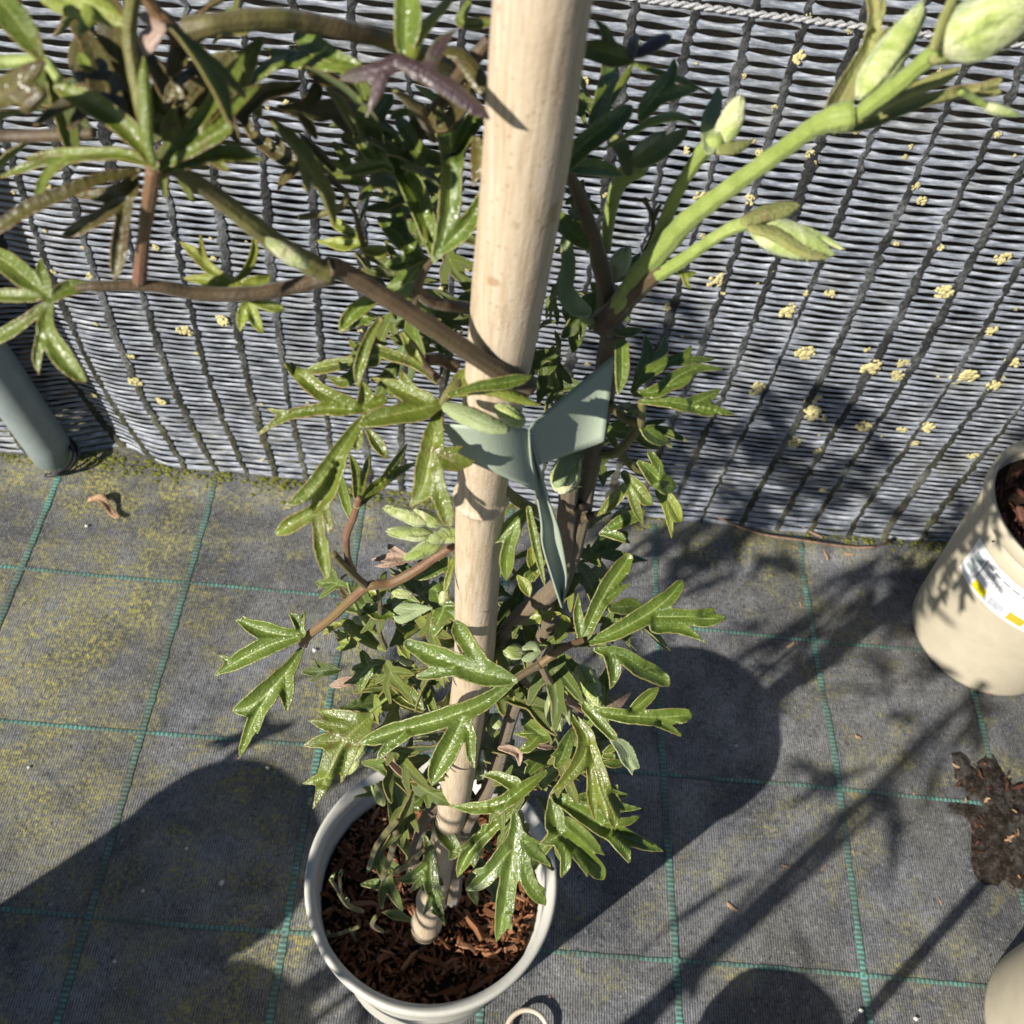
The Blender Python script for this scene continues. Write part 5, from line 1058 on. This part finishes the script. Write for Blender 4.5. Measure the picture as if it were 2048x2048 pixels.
# ------------------------------------------------------------------ sage green tie around cane and stems
def sheet(pts4, q4, nu=14, nv=10, bend=0.0, wav=0.0):
    V = []; F = []
    for j in range(nv + 1):
        for i in range(nu + 1):
            u, v = i / nu, j / nv
            wgt = ((1 - u) * (1 - v), u * (1 - v), u * v, (1 - u) * v)
            x = sum(w_ * p[0] for w_, p in zip(wgt, pts4)); y = sum(w_ * p[1] for w_, p in zip(wgt, pts4)); q = sum(w_ * k for w_, k in zip(wgt, q4))
            q += bend * (4 * u * (1 - u)) + wav * math.sin(v * 3.1 + u * 2)
            V.append(at_q(x, y, q))
    n = nu + 1
    for j in range(nv):
        for i in range(nu): F.append((j * n + i, j * n + i + 1, (j + 1) * n + i + 1, (j + 1) * n + i))
    return V, F
def tie():
    e = lambda x, y: cp('E', x, y); d = lambda x, y: cp('D', x, y); Q = lambda y, k: qc(y) + k
    V = []; F = []
    def add(p, q, **k):
        v, f = sheet(p, q, **k); b = len(V); V.extend(v); F.extend([tuple(i + b for i in g) for g in f])
    # right wing, left wing, tail
    add([e(425, 700), e(912, 295), e(850, 780), e(490, 905)], [.246, .258, .266, .258], bend=.004)
    add([d(1340, 680), d(1795, 705), d(1860, 1060), d(1440, 860)], [.238, .246, .262, .246], bend=-.006)
    Lf = spline([(428, 705, .246), (440, 880, .252), (470, 1060, .262), (498, 1220, .270), (505, 1350, .277), (560, 1540, .286), (612, 1700, .294)], 40)
    Rg = spline([(445, 735, .247), (500, 930, .258), (560, 1130, .268), (606, 1270, .276), (636, 1420, .285), (648, 1540, .291), (626, 1690, .295)], 40)
    v = []; f = []
    for j in range(40):
        for i in range(7):
            u = i / 6; m = Lf[j] * (1 - u) + Rg[j] * u; x, y = e(m[0], m[1]); v.append(at_q(x, y, m[2] + .004 * math.sin(u * 3.14)))
    for j in range(39):
        for i in range(6): f.append((j * 7 + i, j * 7 + i + 1, j * 7 + 8 + i, j * 7 + 7 + i))
    b = len(V); V.extend(v); F.extend([tuple(i + b for i in g) for g in f])
    me = mesh('plant_tie', V, F, MAT['sage'])
    bm = bmesh.new(); bm.from_mesh(me); bmesh.ops.remove_doubles(bm, verts=bm.verts, dist=.0004); bm.to_mesh(me); bm.free()
    o = obj('plant_tie', me); md = o.modifiers.new('thickness', 'SOLIDIFY'); md.thickness = .0005
    tag(o, 'folded sage green plastic plant tie looped round the cane and stems', 'plant tie')
tie()

# ------------------------------------------------------------------ small things lying about
def ring():
    c = at_z(1054, 2068, .006); V = []; F = []; P = []
    for i in range(41):
        a = 2 * math.pi * i / 40; P.append((c[0] + .0205 * math.cos(a), c[1] + .0205 * math.sin(a), gz(c[0], c[1]) + .0075 + .004 * math.sin(a)))
    V, F = tube(P, [.0026] * 41, 8, cap=False); o = obj('plastic_ring', mesh('plastic_ring', V, F, MAT['ring'])); tag(o, 'small beige ring lying on the fabric in front of the grey pot', 'ring')
ring()
def soil_patch():
    n = 84; V = [(0, 0, .006)]; F = []; c = at_z(2005, 1640); R = 16
    for j in range(1, R + 1):
        for i in range(n):
            a = 2 * math.pi * i / n; k = 1 + .55 * noise.noise((math.cos(a) * 1.7, math.sin(a) * 1.7, 2)) + .12 * noise.noise((math.cos(a) * 6, math.sin(a) * 6, 9))
            x = .062 * k * j / R * math.cos(a); y = .078 * k * j / R * math.sin(a)
            hgt = .0075 * (1 - (j / R) ** 2) + .0045 * noise.fractal((x * 38, y * 38, 1), .9, 2, 4) - .0018 - (.004 if j == R else 0)
            V.append((x, y, hgt))
    for i in range(n): F.append((0, 1 + i, 1 + (i + 1) % n))
    for j in range(R - 1):
        for i in range(n): F.append((1 + j * n + i, 1 + (j + 1) * n + i, 1 + (j + 1) * n + (i + 1) % n, 1 + j * n + (i + 1) % n))
    o = obj('soil_patch', mesh('soil_patch', V, F, MAT['patch']), loc=(c[0], c[1], gz(c[0], c[1]))); tag(o, 'patch of dark spilled compost on the fabric beside the taupe pots', 'soil', kind='structure')
    CH = chip_meshes(MAT['crumb'], 4)
    for k in range(38):
        a = random.uniform(0, 6.28); r = random.uniform(.2, 1.05); b = bpy.data.objects.new('bark_chip', random.choice(CH + CH2)); COL.objects.link(b); b.parent = o
        b.location = (.062 * r * math.cos(a), .078 * r * math.sin(a), .006 - .005 * r * r + .001); s = random.uniform(.003, .008); b.scale = (s, s, s); b.rotation_euler = (random.uniform(-.4, .4), random.uniform(-.4, .4), random.uniform(0, 6.28))
soil_patch()
def bits():
    CH = chip_meshes(MAT['crumb'], 5); GR = []
    for k in range(3):
        bm = bmesh.new(); bmesh.ops.create_icosphere(bm, subdivisions=1, radius=.5)
        for v in bm.verts: v.co *= random.uniform(.75, 1.2)
        me = bpy.data.meshes.new('grit'); bm.to_mesh(me); bm.free(); me.materials.append(MAT['grit']); GR.append(me)
    cr = [('J', 1110, 750, .010), ('J', 1450, 1230, .012), ('J', 1160, 545, .007), ('J', 1085, 1890, .007), ('J', 1275, 1900, .008), ('J', 1430, 1815, .007), ('J', 1740, 1520, .007), ('J', 1280, 300, .012), ('J', 1400, 300, .010),
          ('P', 1463, 1814, .010), ('P', 1880, 1802, .006), ('P', 1098, 1995, .007), ('P', 512, 1834, .008), ('P', 1706, 1705, .006), ('P', 1982, 1585, .007)]
    for c, x, y, s in cr:
        px, py = cp(c, x, y); p = at_z(px, py); o = obj('bark_crumb', random.choice(CH), loc=(p[0], p[1], gz(p[0], p[1]) + s * .12)); o.scale = (s * .62, s * .62, s * .5); o.rotation_euler = (0, 0, random.uniform(0, 6.28))
        tag(o, 'loose orange brown bark crumb lying on the black fabric', 'bark crumb', 'bark crumbs scattered on the fabric')
    gr = [('N', 140, 1205, .006), ('N', 543, 585, .0045), ('P', 443, 1766, .006), ('P', 535, 1536, .005), ('P', 1471, 1494, .004), ('P', 1723, 2021, .005), ('P', 1833, 2037, .005), ('P', 230, 1924, .004), ('P', 373, 1697, .004), ('P', 286, 1782, .004), ('P', 58, 1535, .004), ('P', 174, 1054, .005)]
    for c, x, y, s in gr:
        px, py = cp(c, x, y); p = at_z(px, py); o = obj('grit_grain', random.choice(GR), loc=(p[0], p[1], gz(p[0], p[1]) + s * .3)); o.scale = (s, s, s * .8)
        tag(o, 'tiny white grit grain lying on the black fabric', 'grit', 'white grit grains scattered on the fabric')
    # curled brown dead leaf by the post
    T3 = lambda x, y: (x * .3623, 550 + y * .3623)
    V = []; F = []; p = at_z(*T3(570, 1270))
    for i in range(13):
        t = i / 12; wd = .011 * math.sin(math.pi * (t * .9 + .05)) ** .7
        for s in (-1, -.4, .4, 1): V.append((-.03 + .075 * t, .012 * math.sin(t * 5) + s * wd - .02 * t, .004 + .010 * abs(s) ** 1.5 * (1 - t) + .008 * math.sin(t * 4) ** 2))
    for i in range(12):
        for k in range(3): F.append((i * 4 + k, i * 4 + 4 + k, i * 4 + 5 + k, i * 4 + 1 + k))
    me = mesh('dead_leaf', V, F, MAT['crumb']); o = obj('dead_leaf', me, loc=(p[0], p[1], gz(p[0], p[1]) + .001)); o.scale = (.62, .62, .55); o.modifiers.new('t', 'SOLIDIFY').thickness = .0006
    tag(o, 'curled orange brown dead leaf near the foot of the grey post', 'leaf')
    # dry stalks along the fence foot
    TJ = lambda x, y: cp('J', x, y)
    for k, (pts, lb) in enumerate((([(580, 20), (760, 120), (940, 190), (1150, 240), (1400, 275), (1520, 285)], 'long pale dry stalk lying along the foot of the mesh fence'),
                                   ([(1500, 285), (1580, 260), (1640, 200), (1690, 130)], 'short dark bent stalk lying against the foot of the mesh'),
                                   ([(1640, 110), (1740, 140), (1830, 185)], 'thin pale root strand beside the moss at the fence foot'),
                                   ([(1000, 30), (1100, 90), (1180, 160), (1260, 220)], 'thin brown stalk crossing the long pale dry stalk'))):
        P = []
        for i, (x, y) in enumerate(pts):
            g = at_z(*TJ(x, y)); P.append((g[0], g[1], gz(g[0], g[1]) + .004 + .003 * (i % 2)))
        S = spline(P, 30); V, F = tube(S, [.0016 if k != 1 else .0022] * 30, 6); o = obj('dry_stalk', mesh('dry_stalk', V, F, MAT['straw' if k != 1 else 'wire'])); tag(o, lb, 'stalk')
    # moss cushions at the foot of the fence
    bm = bmesh.new(); r = random.Random(3)
    for k in range(1500):
        x = r.uniform(-.1, 1.75); y = .170 + r.gauss(0, .012) + .006 * math.sin(x * 7)
        if noise.noise((x * 5, 2, 1)) < -.12: continue
        s = r.uniform(.0008, .003); bmesh.ops.create_icosphere(bm, subdivisions=1, radius=s, matrix=Matrix.Translation((x, y, gz(x, y) + s * .15)) @ Matrix.Diagonal((1.5, 1, .5, 1)))
    me = bpy.data.meshes.new('moss'); bm.to_mesh(me); bm.free(); me.materials.append(MAT['moss']); o = obj('moss', me); tag(o, 'yellow green moss along the foot of the mesh fence', 'moss', kind='stuff')
bits()
